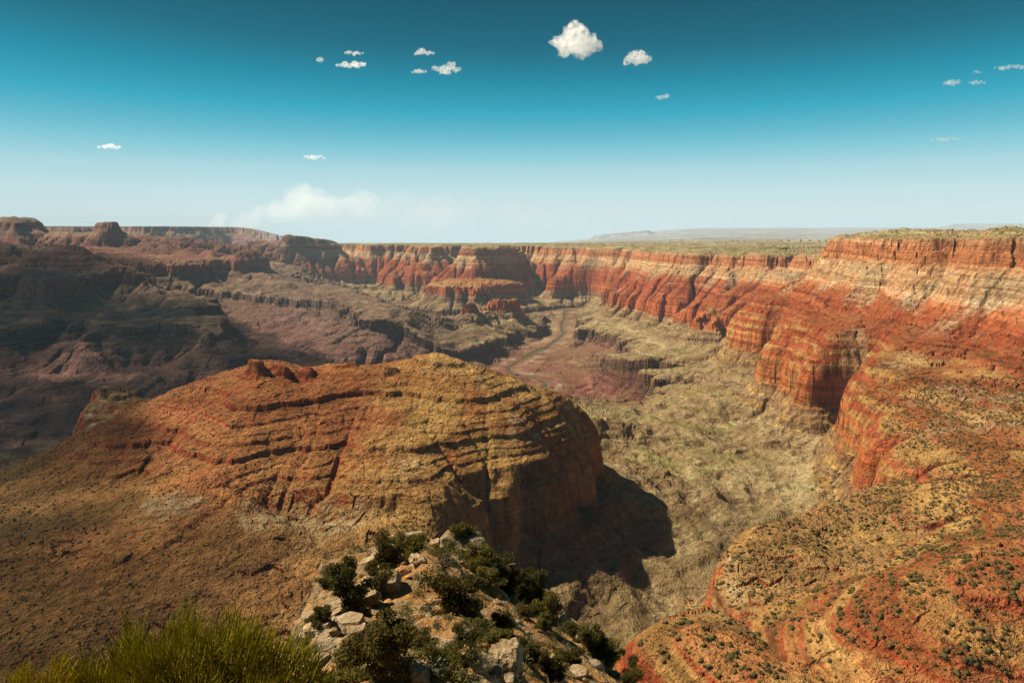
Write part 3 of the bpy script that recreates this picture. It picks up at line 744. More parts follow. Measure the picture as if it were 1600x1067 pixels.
for a_, b_ in zip(RIVER[:-1], RIVER[1:]):
    n_ = max(2, int(math.hypot(b_[0] - a_[0], b_[1] - a_[1]) / 60))
    line += [(a_[0] + (b_[0] - a_[0]) * i / n_, a_[1] + (b_[1] - a_[1]) * i / n_) for i in range(n_)]
line = np.array(line)
tn = np.gradient(line, axis=0); tn /= np.linalg.norm(tn, axis=1)[:, None] + 1e-9
nr = np.stack([-tn[:, 1], tn[:, 0]], 1)
hwid = 42.0
NA = 7
rv = np.concatenate([np.column_stack([line + nr * (hwid * (2 * k / (NA - 1) - 1)), np.full(len(line), RIVER_Z)]) for k in range(NA)])
L_ = len(line)
rq = np.array([(k * L_ + i, k * L_ + i + 1, (k + 1) * L_ + i + 1, (k + 1) * L_ + i) for k in range(NA - 1) for i in range(L_ - 1)])
tag(link('river', mesh_np('river', rv, rq), river_material()), 'green brown river winding along the canyon floor', 'river', None, 'structure')

# ------------------------------------------------------------------ shrubs dotted over the slopes
def foliage_material(name, dark, light, sc_=1.0, trans=0.0):
    b = NB(name)
    oi = b.n('ShaderNodeObjectInfo').outputs['Random']
    pos = b.n('ShaderNodeNewGeometry').outputs['Position']
    n = b.noise(pos, sc_, 3, 0.6)
    c = b.mix(b.mapr(n, 0.3, 0.7), rgb(*dark), rgb(*light))
    c = b.mix(1.0, c, b.ramp(oi, [(0, rgb(.8, .85, .8)), (1, rgb(1.2, 1.1, 1.0))]), 'MULTIPLY')
    p = b.bsdf(c, 0.8, None, 0.2)
    if trans:
        tr = b.n('ShaderNodeBsdfTranslucent'); b.L.new(b.mix(1.0, c, rgb(ALB, ALB, ALB), 'MULTIPLY'), tr.inputs[0])
        mx = b.n('ShaderNodeMixShader'); mx.inputs[0].default_value = trans
        b.L.new(p.outputs[0], mx.inputs[1]); b.L.new(tr.outputs[0], mx.inputs[2]); b.L.new(mx.outputs[0], b.out.inputs[0])
    return b.m
MAT_SHRUB = foliage_material('slope_shrub_leaves', (.050, .037, .009), (.112, .084, .020), 0.05)
def clump(rng, n, leaf, flat=0.8):
    """n leaf sprays spread through an uneven dome of radius 1"""
    lobes = rng.normal(0, 0.42, (7, 3)); lobes[:, 2] = np.abs(lobes[:, 2]) * 0.9 + 0.2
    c = lobes[rng.randint(0, 7, n)] + rng.normal(0, 0.24, (n, 3))
    c[:, 2] = np.clip(c[:, 2] * flat, 0.02, None)
    d1 = rng.normal(0, 1, (n, 3)); d1 /= np.linalg.norm(d1, axis=1)[:, None]
    d2 = np.cross(d1, rng.normal(0, 1, (n, 3))); d2 /= np.linalg.norm(d2, axis=1)[:, None] + 1e-9
    s_ = leaf * (0.6 + 0.8 * rng.rand(n))[:, None]
    v = np.stack([c - d1 * s_, c + d2 * s_ * 0.6, c + d1 * s_, c - d2 * s_ * 0.6], 1).reshape(-1, 3)
    return v, np.arange(n * 4).reshape(-1, 4)
def shrub_body(seed, nleaf, leaf):
    """uneven low dome with leaf sprays standing out of it"""
    r_ = np.random.RandomState(seed)
    bm = bmesh.new(); bmesh.ops.create_icosphere(bm, subdivisions=1 if nleaf < 40 else 2, radius=0.8)
    v = np.array([tuple(q.co) for q in bm.verts]); f = [[q.index for q in fc.verts] for fc in bm.faces]; bm.free()
    v = v * (1 + 0.28 * r_.normal(0, 1, (len(v), 1))) * np.array([1, 1, .75]) + np.array([0, 0, .45])
    f = np.array([q + [q[2]] for q in f])
    lv, lq = clump(r_, nleaf, leaf)
    return np.concatenate([v, lv]), f, lq + len(v)
rng = np.random.RandomState(21)
SHR = [shrub_body(100 + i, 12, 0.36) for i in range(6)]
def scatter(n, px0, px1, py0, py1, regs, seed):
    """random plan points that the slopes between two photo rows carry"""
    r_ = np.random.RandomState(seed)
    # plan sampling weighted so that dots are even over the ground
    th_ = np.arctan((px0 + (px1 - px0) * r_.rand(n) - 800) / FPX / cp)
    rmin, rmax = py0, py1
    r__ = np.sqrt(rmin ** 2 + (rmax ** 2 - rmin ** 2) * r_.rand(n))
    x, y = r__ * np.sin(th_), r__ * np.cos(th_)
    z, st, rg, rd = ground(x, y)
    e = 6.0
    zx, *_ = ground(x + e, y); zy, *_ = ground(x, y + e)
    sl = np.hypot((zx - z) / e, (zy - z) / e)
    den = 0.62 + 0.75 * fbm(x, y, 120, 3, 91)
    ok = np.isin(rg, [REGS.index(k) for k in regs]) & (sl < 0.75) & (r_.rand(n) < den)
    return x[ok], y[ok], z[ok], st[ok]
S1 = scatter(26000, 930, 1660, 420, 2500, ['red_bench', 'canyon_wall'], 5)
S2 = scatter(11000, -60, 950, 700, 2100, ['red_ridge', 'canyon_wall'], 6)
S3 = scatter(2600, 1250, 1660, 1500, 4800, ['canyon_wall'], 8)
k3 = S3[3] > -25
S3 = tuple(a_[k3] for a_ in S3)
log('shrubs %d %d %d' % (len(S1[0]), len(S2[0]), len(S3[0])))
pts = np.concatenate([np.stack(S1[:3], 1), np.stack(S2[:3], 1), np.stack(S3[:3], 1)])
siz = np.concatenate([1.9 + 2.8 * rng.rand(len(S1[0])) ** 2, 1.3 + 1.7 * rng.rand(len(S2[0])) ** 2, 2.0 + 2.0 * rng.rand(len(S3[0]))])
srcs = np.concatenate([np.zeros(len(S1[0]), int), np.ones(len(S2[0]), int), np.full(len(S3[0]), 2)])
fwd = pts[:, 1] * cp - pts[:, 2] * sp
uu = 800 + FPX * pts[:, 0] / fwd; vv = 533.5 - FPX * (pts[:, 1] * sp + pts[:, 2] * cp) / fwd
app = siz / fwd * ((uu > 0) & (uu < 1600) & (vv < 1060) & (vv > 380))
app = app * np.where((uu > 440) & (uu < 1000) & (vv > 800), 0.0, 1.0) * np.where((uu < 460) & (vv > 900), 0.0, 1.0)
order = np.argsort(-app)
big = {0: order[srcs[order] == 0][:300]}
is_big = np.zeros(len(pts), bool); is_big[big[0]] = True
def join_shrubs(idx, name, lab):
    vs_, qs_, ts_, o = [], [], [], 0
    for i in idx:
        v, ft, q = SHR[i % 6]
        a_ = rng.rand() * 6.283; c_, s_ = math.cos(a_), math.sin(a_)
        w = v * siz[i] * np.array([1, 1, 0.95])
        w = np.stack([w[:, 0] * c_ - w[:, 1] * s_, w[:, 0] * s_ + w[:, 1] * c_, w[:, 2]], 1) + pts[i] - np.array([0, 0, 0.15 * siz[i]])
        vs_.append(w); ts_.append(ft + o); qs_.append(q + o); o += len(w)
    me = mesh_tq(name, np.concatenate(vs_), np.concatenate(ts_)[:, :3], np.concatenate(qs_))
    tag(link(name, me, MAT_SHRUB), lab, 'shrubs', None, 'stuff')
rest = ~is_big
join_shrubs(np.where(rest & (srcs == 0))[0], 'slope_shrubs', 'countless dark shrubs dotting the orange slope on the right')
join_shrubs(np.where(rest & (srcs == 1))[0], 'ridge_shrubs', 'countless small dark shrubs dotting the rust red ridge')
join_shrubs(np.where(rest & (srcs == 2))[0], 'rim_shrubs', 'dark shrubs covering the flat rim on the right')
SHM = []
for i in range(4):
    v, ft, q = shrub_body(300 + i, 70, 0.24)
    SHM.append(mesh_tq('slope_shrub', v, ft[:, :3], q))
for j, i in enumerate(big[0]):
    o = link('slope_shrub', SHM[j % 4], MAT_SHRUB)
    o.location = pts[i] - np.array([0, 0, 0.15 * siz[i]]); o.scale = (siz[i], siz[i], siz[i] * 0.95); o.rotation_euler = (0, 0, rng.rand() * 6.28)
    tag(o, 'round dark green shrub on the near orange slope at lower right', 'shrub', 'large shrubs on the near orange slope')

# ------------------------------------------------------------------ the rocky spur below the viewpoint
PLA, PLB = -6.84, 0.42                          # crest plane: z = PLA - PLB * y
def PS(px, py):
    u = (px - 800.0) / FPX; v = (533.5 - py) / FPX
    t = PLA / ((v * cp - sp) + PLB * (cp + v * sp))
    return (u * t, (cp + v * sp) * t)
SPUR = [(-5.2, 0.5), (-5.6, 5), (-5.8, 10), (-6.6, 14), PS(440, 1062), PS(468, 1000), PS(488, 935), PS(503, 885), PS(528, 852), PS(590, 832), PS(640, 836), PS(690, 846), PS(760, 848), PS(815, 858), (4.2, 58), (6.8, 47), (9.0, 40), (10.2, 33), (10.4, 26), (10.2, 18), (8.0, 8), (5, 0.5)]
def crest_x(y): return np.interp(y, [0, 18, 30, 45, 60, 80], [-0.5, -2.0, -3.6, -6.5, -8.5, -11.5])
def spur_z(x, y):
    n1 = fbm(x, y, 7.0, 4, 201); n2 = fbm(x, y, 1.6, 3, 211)
    d = seg_poly(x + 1.3 * fbm(x, y, 5.0, 3, 221), y + 1.3 * fbm(x, y, 5.0, 3, 231), SPUR).astype(np.float64)
    z = PLA - PLB * y
    z = np.where(y < 18, np.interp(y, [-5, 0.6, 2, 4.5, 9, 18], [-1.45, -1.6, -2.4, -4.2, -7.6, -14.4]), z)
    dx = x - crest_x(y)
    z = z - 0.66 * np.maximum(dx - 1.0, 0) * smooth(3, 16, y) - 0.22 * np.maximum(-dx - 1.5, 0) * smooth(12, 30, y)
    z = z + (0.75 * n1 + 0.22 * n2) * smooth(2, 14, y)
    # ledges
    led = 1.7; k = np.floor((z + 0.25 * x) / led); f = (z + 0.25 * x) / led - k
    zt = (k + smooth(0.35, 0.95, f)) * led - 0.25 * x
    z = z * 0.25 + zt * 0.75
    # edge: cliff in steps
    do = np.maximum(d, 0)
    drop = 1.5 * do + 0.9 * np.maximum(do - 1.5, 0)
    kd = np.floor(drop / 1.7); fd = drop / 1.7 - kd
    drop = 0.4 * drop + 0.6 * (kd + smooth(0.3, 0.8, fd)) * 1.7
    return z - drop, d
xs = np.arange(-44, 24, 0.24); ys = np.arange(0.3, 104, 0.24)
SX, SY = np.meshgrid(xs, ys)
SZ, SD = spur_z(SX.ravel(), SY.ravel())
keep = (SD < 20).reshape(SX.shape)
ri = np.arange(SX.size).reshape(SX.shape)
sq = np.stack([ri[:-1, :-1], ri[:-1, 1:], ri[1:, 1:], ri[1:, :-1]], -1)[keep[:-1, :-1] & keep[1:, 1:]].reshape(-1, 4)
su, sinv = np.unique(sq, return_inverse=True)
SV = np.stack([SX.ravel(), SY.ravel(), SZ], 1)
def spur_material():
    b = NB('spur_soil_and_limestone')
    geo = b.n('ShaderNodeNewGeometry'); pos = geo.outputs['Position']
    nz = b.n('ShaderNodeSeparateXYZ'); b.L.new(geo.outputs['Normal'], nz.inputs[0]); nz = nz.outputs[2]
    n1 = b.noise(pos, 0.16, 4, 0.6); n2 = b.noise(pos, 0.9, 5, 0.65); n3 = b.noise(pos, 5.0, 4, 0.65)
    soil = b.ramp(n1, [(0.30, rgb(.170, .080, .028)), (0.46, rgb(.270, .135, .045)), (0.56, rgb(.400, .180, .045)), (0.68, rgb(.380, .235, .095))])
    soil = b.mix(b.mapr(n2, 0.40, 0.62), soil, rgb(.300, .215, .110))
    rock = b.ramp(n2, [(0.28, rgb(.150, .090, .050)), (0.48, rgb(.290, .185, .095)), (0.66, rgb(.400, .285, .160)), (0.8, rgb(.40, .20, .08))])
    c = b.mix(b.mapr(b.math('ADD', nz, b.math('MULTIPLY', b.math('SUBTRACT', n2, 0.5), 0.5)), 0.88, 0.62), soil, rock)
    c = b.mix(0.85, c, b.ramp(n3, [(0.3, rgb(.45, .43, .40)), (0.5, rgb(1, 1, 1)), (0.72, rgb(1.35, 1.3, 1.25))]), 'MULTIPLY')
    h = b.math('ADD', b.math('MULTIPLY', n2, 0.5), b.math('MULTIPLY', n3, 0.22))
    b.bsdf(c, 0.95, b.bump(h, 0.9, 0.9), 0.08)
    return b.m
spur = link('rock_spur', mesh_np('rock_spur', SV[su], sinv.reshape(-1, 4)), spur_material())
tag(spur, 'rocky limestone spur with orange soil below the viewpoint', 'rock spur', None, 'structure')
log('spur')

def on_spur(px, py):
    """point of the spur seen at a photo pixel: march along the ray"""
    u = (px - 800.0) / FPX; v = (533.5 - py) / FPX
    t = np.linspace(3, 110, 1600)
    x = u * t; y = (cp + v * sp) * t; z = (v * cp - sp) * t
    zz_, dd_ = spur_z(x, y)
    hit = np.where((z <= zz_) & (dd_ < 2.0))[0]
    if not len(hit): return on_spur(px + (3 if px < 600 else -1), py + 4) if py < 1200 else (Vector((-3, 25, -18)), 28.0)
    k = hit[0]
    return Vector((x[k], y[k], float(zz_[k]))), t[k]

# stones
def stone_material(name, a_, b_, c_):
    b = NB(name)
    tc = b.n('ShaderNodeTexCoord').outputs['Object']; oi = b.n('ShaderNodeObjectInfo').outputs['Random']
    pos = b.n('ShaderNodeNewGeometry').outputs['Position']
    n1 = b.noise(pos, 1.3, 5, 0.65); n2 = b.noise(pos, 7.0, 4, 0.7)
    c = b.ramp(n1, [(0.3, rgb(*a_)), (0.5, rgb(*b_)), (0.72, rgb(*c_))])
    c = b.mix(0.9, c, b.ramp(n2, [(0.3, rgb(.42, .40, .38)), (0.52, rgb(1, 1, 1)), (0.75, rgb(1.3, 1.28, 1.2))]), 'MULTIPLY')
    c = b.mix(1.0, c, b.ramp(oi, [(0, rgb(.82, .82, .84)), (1, rgb(1.15, 1.1, 1.0))]), 'MULTIPLY')
    b.bsdf(c, 0.95, b.bump(b.math('ADD', n1, b.math('MULTIPLY', n2, 0.5)), 0.35, 0.9), 0.08)
    return b.m
MAT_STONE = stone_material('cream_limestone', (.220, .150, .085), (.400, .290, .170), (.540, .430, .280))
MAT_STONE_O = stone_material('ochre_limestone', (.330, .150, .055), (.480, .250, .090), (.560, .380, .200))
def stone_mesh(name, seed, flat=1.0, sub=3, rough=0.35, boxy=False):
    bm = bmesh.new()
    bmesh.ops.create_icosphere(bm, subdivisions=sub, radius=1.0)
    r_ = random.Random(seed); off = Vector((r_.uniform(-50, 50), r_.uniform(-50, 50), r_.uniform(-50, 50)))
    planes = [(Vector((r_.gauss(0, 1), r_.gauss(0, 1), r_.gauss(0, 1))).normalized(), r_.uniform(0.55, 0.85)) for _ in range(9)]
    planes += [(Vector((0, 0, 1)), 0.62), (Vector((0, 0, -1)), 0.6)]
    if boxy:
        planes = [(Vector((math.cos(a_), math.sin(a_), r_.uniform(-.15, .15))).normalized(), r_.uniform(.5, .72)) for a_ in [r_.uniform(-.3, .3) + k * 1.2566 for k in range(5)]]
        planes += [(Vector((r_.uniform(-.1, .1), r_.uniform(-.1, .1), 1)).normalized(), .5), (Vector((0, 0, -1)), .5)]
    for v in bm.verts:
        p = v.co.copy()
        for n_, d_ in planes:
            e = p.dot(n_) - d_
            if e > 0: p -= n_ * e * (0.985 if boxy else 0.9)
        p *= 1 + rough * 0.5 * mnoise.noise(p * 2.1 + off) + rough * 0.25 * mnoise.noise(p * 5.3 + off)
        v.co = Vector((p.x, p.y, p.z * flat))
    me = bpy.data.meshes.new(name); bm.to_mesh(me); bm.free(); return me
SLABS = [stone_mesh('stone_slab', 40 + i, 0.55, 3, 0.16, True) for i in range(6)]
STONES = [stone_mesh('stone', 60 + i, 0.75, 2) for i in range(6)]
rs = random.Random(4)
def put_stone(name, me, mat, px, py, sx, sy, sz, rot, sink=0.25):
    p, t = on_spur(px, py)
    m_ = me if me.materials and me.materials[0] == mat else me
    o = bpy.data.objects.new(name, me); col.objects.link(o)
    if not me.materials: me.materials.append(mat)
    o.location = p + Vector((0, 0, sz * (0.5 - sink))); o.scale = (sx, sy, sz); o.rotation_euler = rot
    o.parent = spur
    return o
slab_spots = []
for k in range(64):
    t_ = rs.random(); row = rs.random()
    px = 478 + 120 * t_ + rs.uniform(-6, 14) + row * 34; py = 990 - 150 * t_ + rs.uniform(-8, 10) + row * 26
    slab_spots.append((px, py, rs.uniform(.55, 1.25) * (0.75 + .55 * t_)))
slab_spots += [(700, 838, 1.5), (735, 828, 1.9), (770, 838, 1.7), (650, 838, 1.3), (715, 846, 1.2), (755, 850, 1.3), (890, 895, 1.2), (870, 882, 1.3), (610, 846, 1.4), (630, 838, 1.2), (680, 852, 1.0), (640, 858, 1.0), (905, 925, 1.0), (880, 905, .9)]
for k in range(16): slab_spots.append((rs.uniform(470, 560), rs.uniform(960, 1055), rs.uniform(.4, .8)))
for i, (px, py, w) in enumerate(slab_spots):
    put_stone('stone_slab', SLABS[i % 6], MAT_STONE, px, py, w * rs.uniform(.85, 1.15), w * rs.uniform(.6, .85), w * rs.uniform(.6, .95), (rs.uniform(-.15, .15), -rs.uniform(.1, .45), rs.uniform(-.5, .7)), 0.3)
MSO = []
for me in STONES[:3]:
    m2 = me.copy(); m2.materials.append(MAT_STONE_O); MSO.append(m2)
for i in range(190):
    px = rs.uniform(455, 1010); py = rs.uniform(845, 1066)
    if px < 470 + (1066 - py) * 0.25 or px > 880 + (py - 860) * 0.7: continue
    orange = (600 < px < 700 and 860 < py < 960) or rs.random() < .15
    me = MSO[i % 3] if orange else STONES[i % 6]
    w = rs.uniform(.14, .42) * (1.0 if rs.random() < .8 else 1.8)
    put_stone('stone', me, MAT_STONE_O if orange else MAT_STONE, px, py, w, w * rs.uniform(.6, 1), w * rs.uniform(.5, .9), (rs.uniform(-.3, .3), rs.uniform(-.3, .3), rs.uniform(0, 6)), 0.3)

def boulder(px, py, w, h, seed, label, rot=0.0):
    me = stone_mesh('boulder', seed, 1.0, 4, 0.45); me.materials.append(MAT_STONE)
    p, t = on_spur(px, py)
    o = link('boulder', me); o.location = p + Vector((0, 0, h * 0.35)); o.scale = (w, w * .85, h); o.rotation_euler = (0.1, -0.1, rot)
    tag(o, label, 'boulder', 'boulders on the spur')
boulder(797, 1040, 0.85, 0.85, 5, 'big pale pitted boulder near the bottom centre of the picture', 0.4)
boulder(730, 818, 2.6, 2.0, 6, 'rounded cream boulder knob at the far end of the spur', 0.9)
boulder(910, 985, 0.75, 0.6, 8, 'small pale boulder at the shaded right edge of the spur', 1.4)
boulder(655, 878, 0.9, 0.6, 9, 'pinkish cream boulder above the orange soil patch', 2.1)

# trees and shrubs of the spur
MAT_BARK = stone_material('grey_bark', (.10, .075, .055), (.17, .13, .10), (.26, .22, .18))
MAT_JUN = foliage_material('juniper_leaves', (.052, .044, .009), (.125, .100, .018), 1.2, 0.3)
MAT_PIN = foliage_material('pinyon_leaves', (.078, .068, .012), (.180, .150, .024), 1.2, 0.3)
MAT_SAGE = foliage_material('sage_leaves', (.075, .090, .060), (.150, .165, .115), 3.0, 0.1)
MAT_OLIVE = foliage_material('olive_leaves', (.075, .075, .020), (.150, .140, .035), 3.0, 0.1)
MAT_GRASS = foliage_material('dry_grass', (.200, .160, .060), (.330, .260, .100), 3.0, 0.2)
def tube(path, r0, r1, sides=6):
    V_, Q_ = [], []
    n = len(path)
    for i, p in enumerate(path):
        d = (path[min(i + 1, n - 1)] - path[max(i - 1, 0)]).normalized()
        a_ = d.orthogonal().normalized(); b_ = d.cross(a_)
        r_ = r0 + (r1 - r0) * i / (n - 1)
        for k in range(sides):
            an = 6.2832 * k / sides
            V_.append(p + (a_ * math.cos(an) + b_ * math.sin(an)) * r_)
    for i in range(n - 1):
        for k in range(sides):
            k2 = (k + 1) % sides
            Q_.append((i * sides + k, i * sides + k2, (i + 1) * sides + k2, (i + 1) * sides + k))
    return V_, Q_
def tree_meshes(seed, nleaf, leaf, bare=False):
    """unit tree: height about 1, crown about 0.95 wide"""
    r_ = random.Random(seed); nr_ = np.random.RandomState(seed)
    V_, Q_ = [], []
    def add(path, r0, r1):
        v, q = tube(path, r0, r1); o = len(V_)
        V_.extend(v); Q_.extend([tuple(k + o for k in f) for f in q])
    ends = []
    base = Vector((0, 0, -0.08)); lean = Vector((r_.uniform(-.12, .12), r_.uniform(-.12, .12), 0))
    trunk = [base + Vector((0, 0, 0.08 + 0.5)) * (i / 5) + lean * (i / 5) ** 1.5 + Vector((r_.gauss(0, .012), r_.gauss(0, .012), 0)) for i in range(6)]
    add(trunk, 0.055, 0.022)
    for k in range(11):
        s_ = trunk[r_.choice((1, 2, 3, 4, 5))]
        an = r_.uniform(0, 6.283); el = r_.uniform(0.15, 1.2); L = r_.uniform(.26, .46)
        d = Vector((math.cos(an) * math.cos(el), math.sin(an) * math.cos(el), math.sin(el)))
        path = [s_ + d * L * t + Vector((r_.gauss(0, .018), r_.gauss(0, .018), .05 * t * t)) for t in (0, .3, .6, 1)]
        add(path, 0.02, 0.006); ends.append(path[-1]); ends.append(path[2])
        if bare:
            for q in range(5):
                e0 = path[r_.choice((1, 2, 3))]
                d2 = Vector((r_.gauss(0, 1), r_.gauss(0, 1), r_.uniform(0, 1.2))).normalized()
                add([e0, e0 + d2 * .1, e0 + d2 * .19 + Vector((r_.gauss(0, .02), r_.gauss(0, .02), .02))], .007, .002)
    tm = mesh_np('trunk', np.array([tuple(v) for v in V_]), np.array(Q_), None, True)
    E = np.array([tuple(e) for e in ends])
    pick = nr_.randint(0, len(E), nleaf)
    rad = (0.10 + 0.11 * nr_.rand(len(E)))[pick][:, None]
    g = nr_.normal(0, 1, (nleaf, 3)); g /= np.linalg.norm(g, axis=1)[:, None]
    c = E[pick] + g * rad * (nr_.rand(nleaf, 1) ** 0.45) * np.array([1.1, 1.1, .85])
    c[:, 2] = np.clip(c[:, 2], 0.06, None)
    up = nr_.normal(0, .6, (nleaf, 3)) + np.array([0, 0, .6]); up /= np.linalg.norm(up, axis=1)[:, None]
    sd = np.cross(up, nr_.normal(0, 1, (nleaf, 3))); sd /= np.linalg.norm(sd, axis=1)[:, None] + 1e-9
    s_ = leaf * (0.6 + 0.8 * nr_.rand(nleaf, 1))
    v = np.stack([c - up * s_, c + sd * s_ * .45, c + up * s_, c - sd * s_ * .45], 1).reshape(-1, 3)
    cm = mesh_np('crown', v, np.arange(nleaf * 4).reshape(-1, 4))
    return tm, cm
TREES = [tree_meshes(11 + i, 9000, 0.026) for i in range(4)]
TREE_BARE = tree_meshes(31, 900, 0.016, True)
for tm, cm in TREES + [TREE_BARE]: tm.materials.append(MAT_BARK)
for i, (tm, cm) in enumerate(TREES): cm.materials.append(MAT_JUN if i % 2 == 0 else MAT_PIN)
TREE_BARE[1].materials.append(MAT_OLIVE)
def tree(px, py, wpx, hpx, kind, label, name='juniper_tree'):
    p, t = on_spur(px, py)
    w = wpx / FPX * t * .8; h = hpx / FPX * t * .9
    root = bpy.data.objects.new(name, None); col.objects.link(root)
    root.location = p; root.scale = (w, w, h); root.rotation_euler = (0, 0, rs.uniform(0, 6.28))
    tm, cm = TREE_BARE if kind < 0 else TREES[kind]
    link('trunk', tm, None, root); link('crown', cm, None, root)
    tag(root, label, 'tree', 'junipers and pinyons on the spur')
TREE_LIST = [
 (610, 895, 75, 85, 0, 'dark juniper at the left of the spur top beside the straw coloured ledge'),
 (548, 960, 115, 95, 2, 'broad dark juniper under the stacked limestone slabs'),
 (588, 930, 70, 60, 0, 'low dark juniper between the slabs and the orange soil'),
 (700, 912, 100, 70, -1, 'half bare grey twigged juniper in the middle of the spur'),
 (715, 960, 125, 105, 0, 'large dark juniper in the centre of the spur beside the orange soil'),
 (722, 858, 70, 58, 1, 'small juniper in front of the cream boulder knob'),
 (600, 1062, 170, 110, 2, 'biggest dark juniper at the bottom edge left of centre'),
 (530, 1066, 120, 70, 3, 'olive bush like juniper at the bottom edge beside the green stems'),
 (800, 910, 80, 66, 0, 'dark juniper on the right part of the spur top'),
 (838, 922, 76, 60, 2, 'dark juniper at the brink right of the spur top'),
 (852, 868, 54, 36, 1, 'round grey green bush tree on the yellow grass by the brink'),
 (860, 985, 70, 66, 1, 'pinyon standing in the shade on the right flank'),
 (950, 1035, 70, 66, 3, 'young pinyon at the lower right edge of the spur'),
 (755, 890, 60, 52, 3, 'small green pinyon right of the half bare juniper'),
 (690, 1050, 80, 60, 3, 'green pinyon left of the big pale boulder'),
 (860, 1066, 80, 55, 2, 'dark juniper at the bottom edge right of the boulder'),
 (985, 1066, 60, 45, 0, 'dark juniper in the bottom corner of the spur by the drop'),
]
for a_ in TREE_LIST: tree(*a_)
def scrub(px, py, wpx, kind, where):
    p, t = on_spur(px, py)
    w = wpx / FPX * t; h = w * rs.uniform(.55, .85)
    root = bpy.data.objects.new('scrub_bush', None); col.objects.link(root)
    root.location = p - Vector((0, 0, .1 * h)); root.scale = (w, w, h); root.rotation_euler = (0, 0, rs.uniform(0, 6.28))
    tm, cm = TREES[kind]
    link('trunk', tm, None, root); link('crown', cm, None, root)
    lab = {'right': 'low dark scrub bush in the shade on the right flank of the spur', 'left': 'low dark scrub bush among the slabs on the left of the spur', 'low': 'low dark scrub bush near the bottom edge below the orange soil', 'top': 'low dark scrub bush along the top of the spur'}[where]
    tag(root, lab, 'bush', {'right': 'scrub bushes on the right flank', 'left': 'scrub bushes among the slabs', 'low': 'scrub bushes near the bottom edge', 'top': 'scrub bushes along the spur top'}[where])
for where, x0, x1, y0, y1, n in (('right', 760, 1010, 885, 1062, 17), ('left', 500, 600, 880, 1000, 4), ('low', 520, 780, 1000, 1066, 6), ('top', 620, 860, 836, 885, 6)):
    k = 0
    while k < n:
        px, py = rs.uniform(x0, x1), rs.uniform(y0, y1)
        if where == 'right' and px > 860 + (py - 880) * 0.9: continue
        scrub(px, py, rs.uniform(30, 66), rs.randrange(4), where); k += 1
log('trees')

def spray_mesh(name, seed, n, leaf, up, sub=0.5):
    r_ = np.random.RandomState(seed)
    g = r_.normal(0, 1, (n, 3)); g[:, 2] = np.abs(g[:, 2]) + 0.15; g /= np.linalg.norm(g, axis=1)[:, None]
    rad = (r_.rand(n, 1) ** sub) * (1 + 0.35 * np.sin(3 * np.arctan2(g[:, 1:2], g[:, 0:1]) + seed))
    c = g * rad * np.array([1, 1, .8])
    d = g + r_.normal(0, up, (n, 3)); d /= np.linalg.norm(d, axis=1)[:, None]
    sd = np.cross(d, r_.normal(0, 1, (n, 3))); sd /= np.linalg.norm(sd, axis=1)[:, None] + 1e-9
    s_ = leaf * (0.6 + 0.8 * r_.rand(n, 1))
    v = np.stack([c - d * s_, c + sd * s_ * .35, c + d * s_, c - sd * s_ * .35], 1).reshape(-1, 3)
    return mesh_np(name, v, np.arange(n * 4).reshape(-1, 4))
KINDS = []
for nm, mt, lab, cat, nn, leaf in (('sagebrush', MAT_SAGE, 'low blue green sagebrush mound on the spur', 'shrub', 420, .10), ('olive_shrub', MAT_OLIVE, 'low olive green shrub on the spur', 'shrub', 420, .09), ('grass_tuft', MAT_GRASS, 'dry yellow grass tuft on the spur', 'grass', 240, .18)):
    ms = [spray_mesh(nm, 70 + 7 * len(KINDS) + i, nn, leaf, .35) for i in range(3)]
    for m_ in ms: m_.materials.append(mt)
    KINDS.append((nm, ms, lab, cat))
def small_plant(k, px, py, r_):
    nm, ms, lab, cat = KINDS[k]
    p, t = on_spur(px, py)
    o = link(nm, ms[rs.randrange(3)]); o.location = p - Vector((0, 0, .05)); o.scale = (r_, r_ * rs.uniform(.8, 1), r_ * rs.uniform(.7, 1)); o.rotation_euler = (0, 0, rs.uniform(0, 6.28))
    tag(o, lab, cat, {'sagebrush': 'sagebrush mounds on the spur', 'olive_shrub': 'olive shrubs on the spur', 'grass_tuft': 'grass tufts on the spur'}[nm])
n_ = 0
while n_ < 250:
    px = rs.uniform(455, 1030); py = rs.uniform(842, 1066)
    if px < 470 + (1066 - py) * 0.28 or px > 860 + (py - 860) * 0.75: continue
    if 610 < px < 690 and 870 < py < 950 and rs.random() < .6: continue
    k = rs.choices((0, 1, 2), (4, 4, 3))[0]
    small_plant(k, px, py, rs.uniform(.22, .6) if k < 2 else rs.uniform(.2, .42)); n_ += 1
for px, py in ((560, 836), (580, 832), (600, 829), (545, 843), (620, 826), (830, 885), (850, 890), (865, 893), (845, 882), (875, 898)):
    small_plant(2, px, py, rs.uniform(.7, 1.1))
def dead_branch(px, py, L, ang, label, seed):
    r_ = random.Random(seed); V_, Q_ = [], []
    def add(path, r0, r1):
        v, q = tube(path, r0, r1, 5); o = len(V_); V_.extend(v); Q_.extend([tuple(k + o for k in f) for f in q])
    d = Vector((math.cos(ang), math.sin(ang), .25))
    path = [d * L * t + Vector((r_.gauss(0, .05), r_.gauss(0, .05), .12 * math.sin(3 * t))) for t in np.linspace(0, 1, 6)]
    add(path, .05, .015)
    for k in range(7):
        s_ = path[r_.choice((1, 2, 3, 4))]; e = Vector((r_.gauss(0, 1), r_.gauss(0, 1), r_.uniform(.2, 1))).normalized()
        add([s_, s_ + e * .3, s_ + e * .6 + Vector((0, 0, .08))], .018, .006)
    p, t = on_spur(px, py)
    o = link('dead_branch', mesh_np('dead_branch', np.array([tuple(v) for v in V_]), np.array(Q_), None, True), MAT_DEAD); o.location = p + Vector((0, 0, .15))
    tag(o, label, 'branch', 'dead branches on the spur')
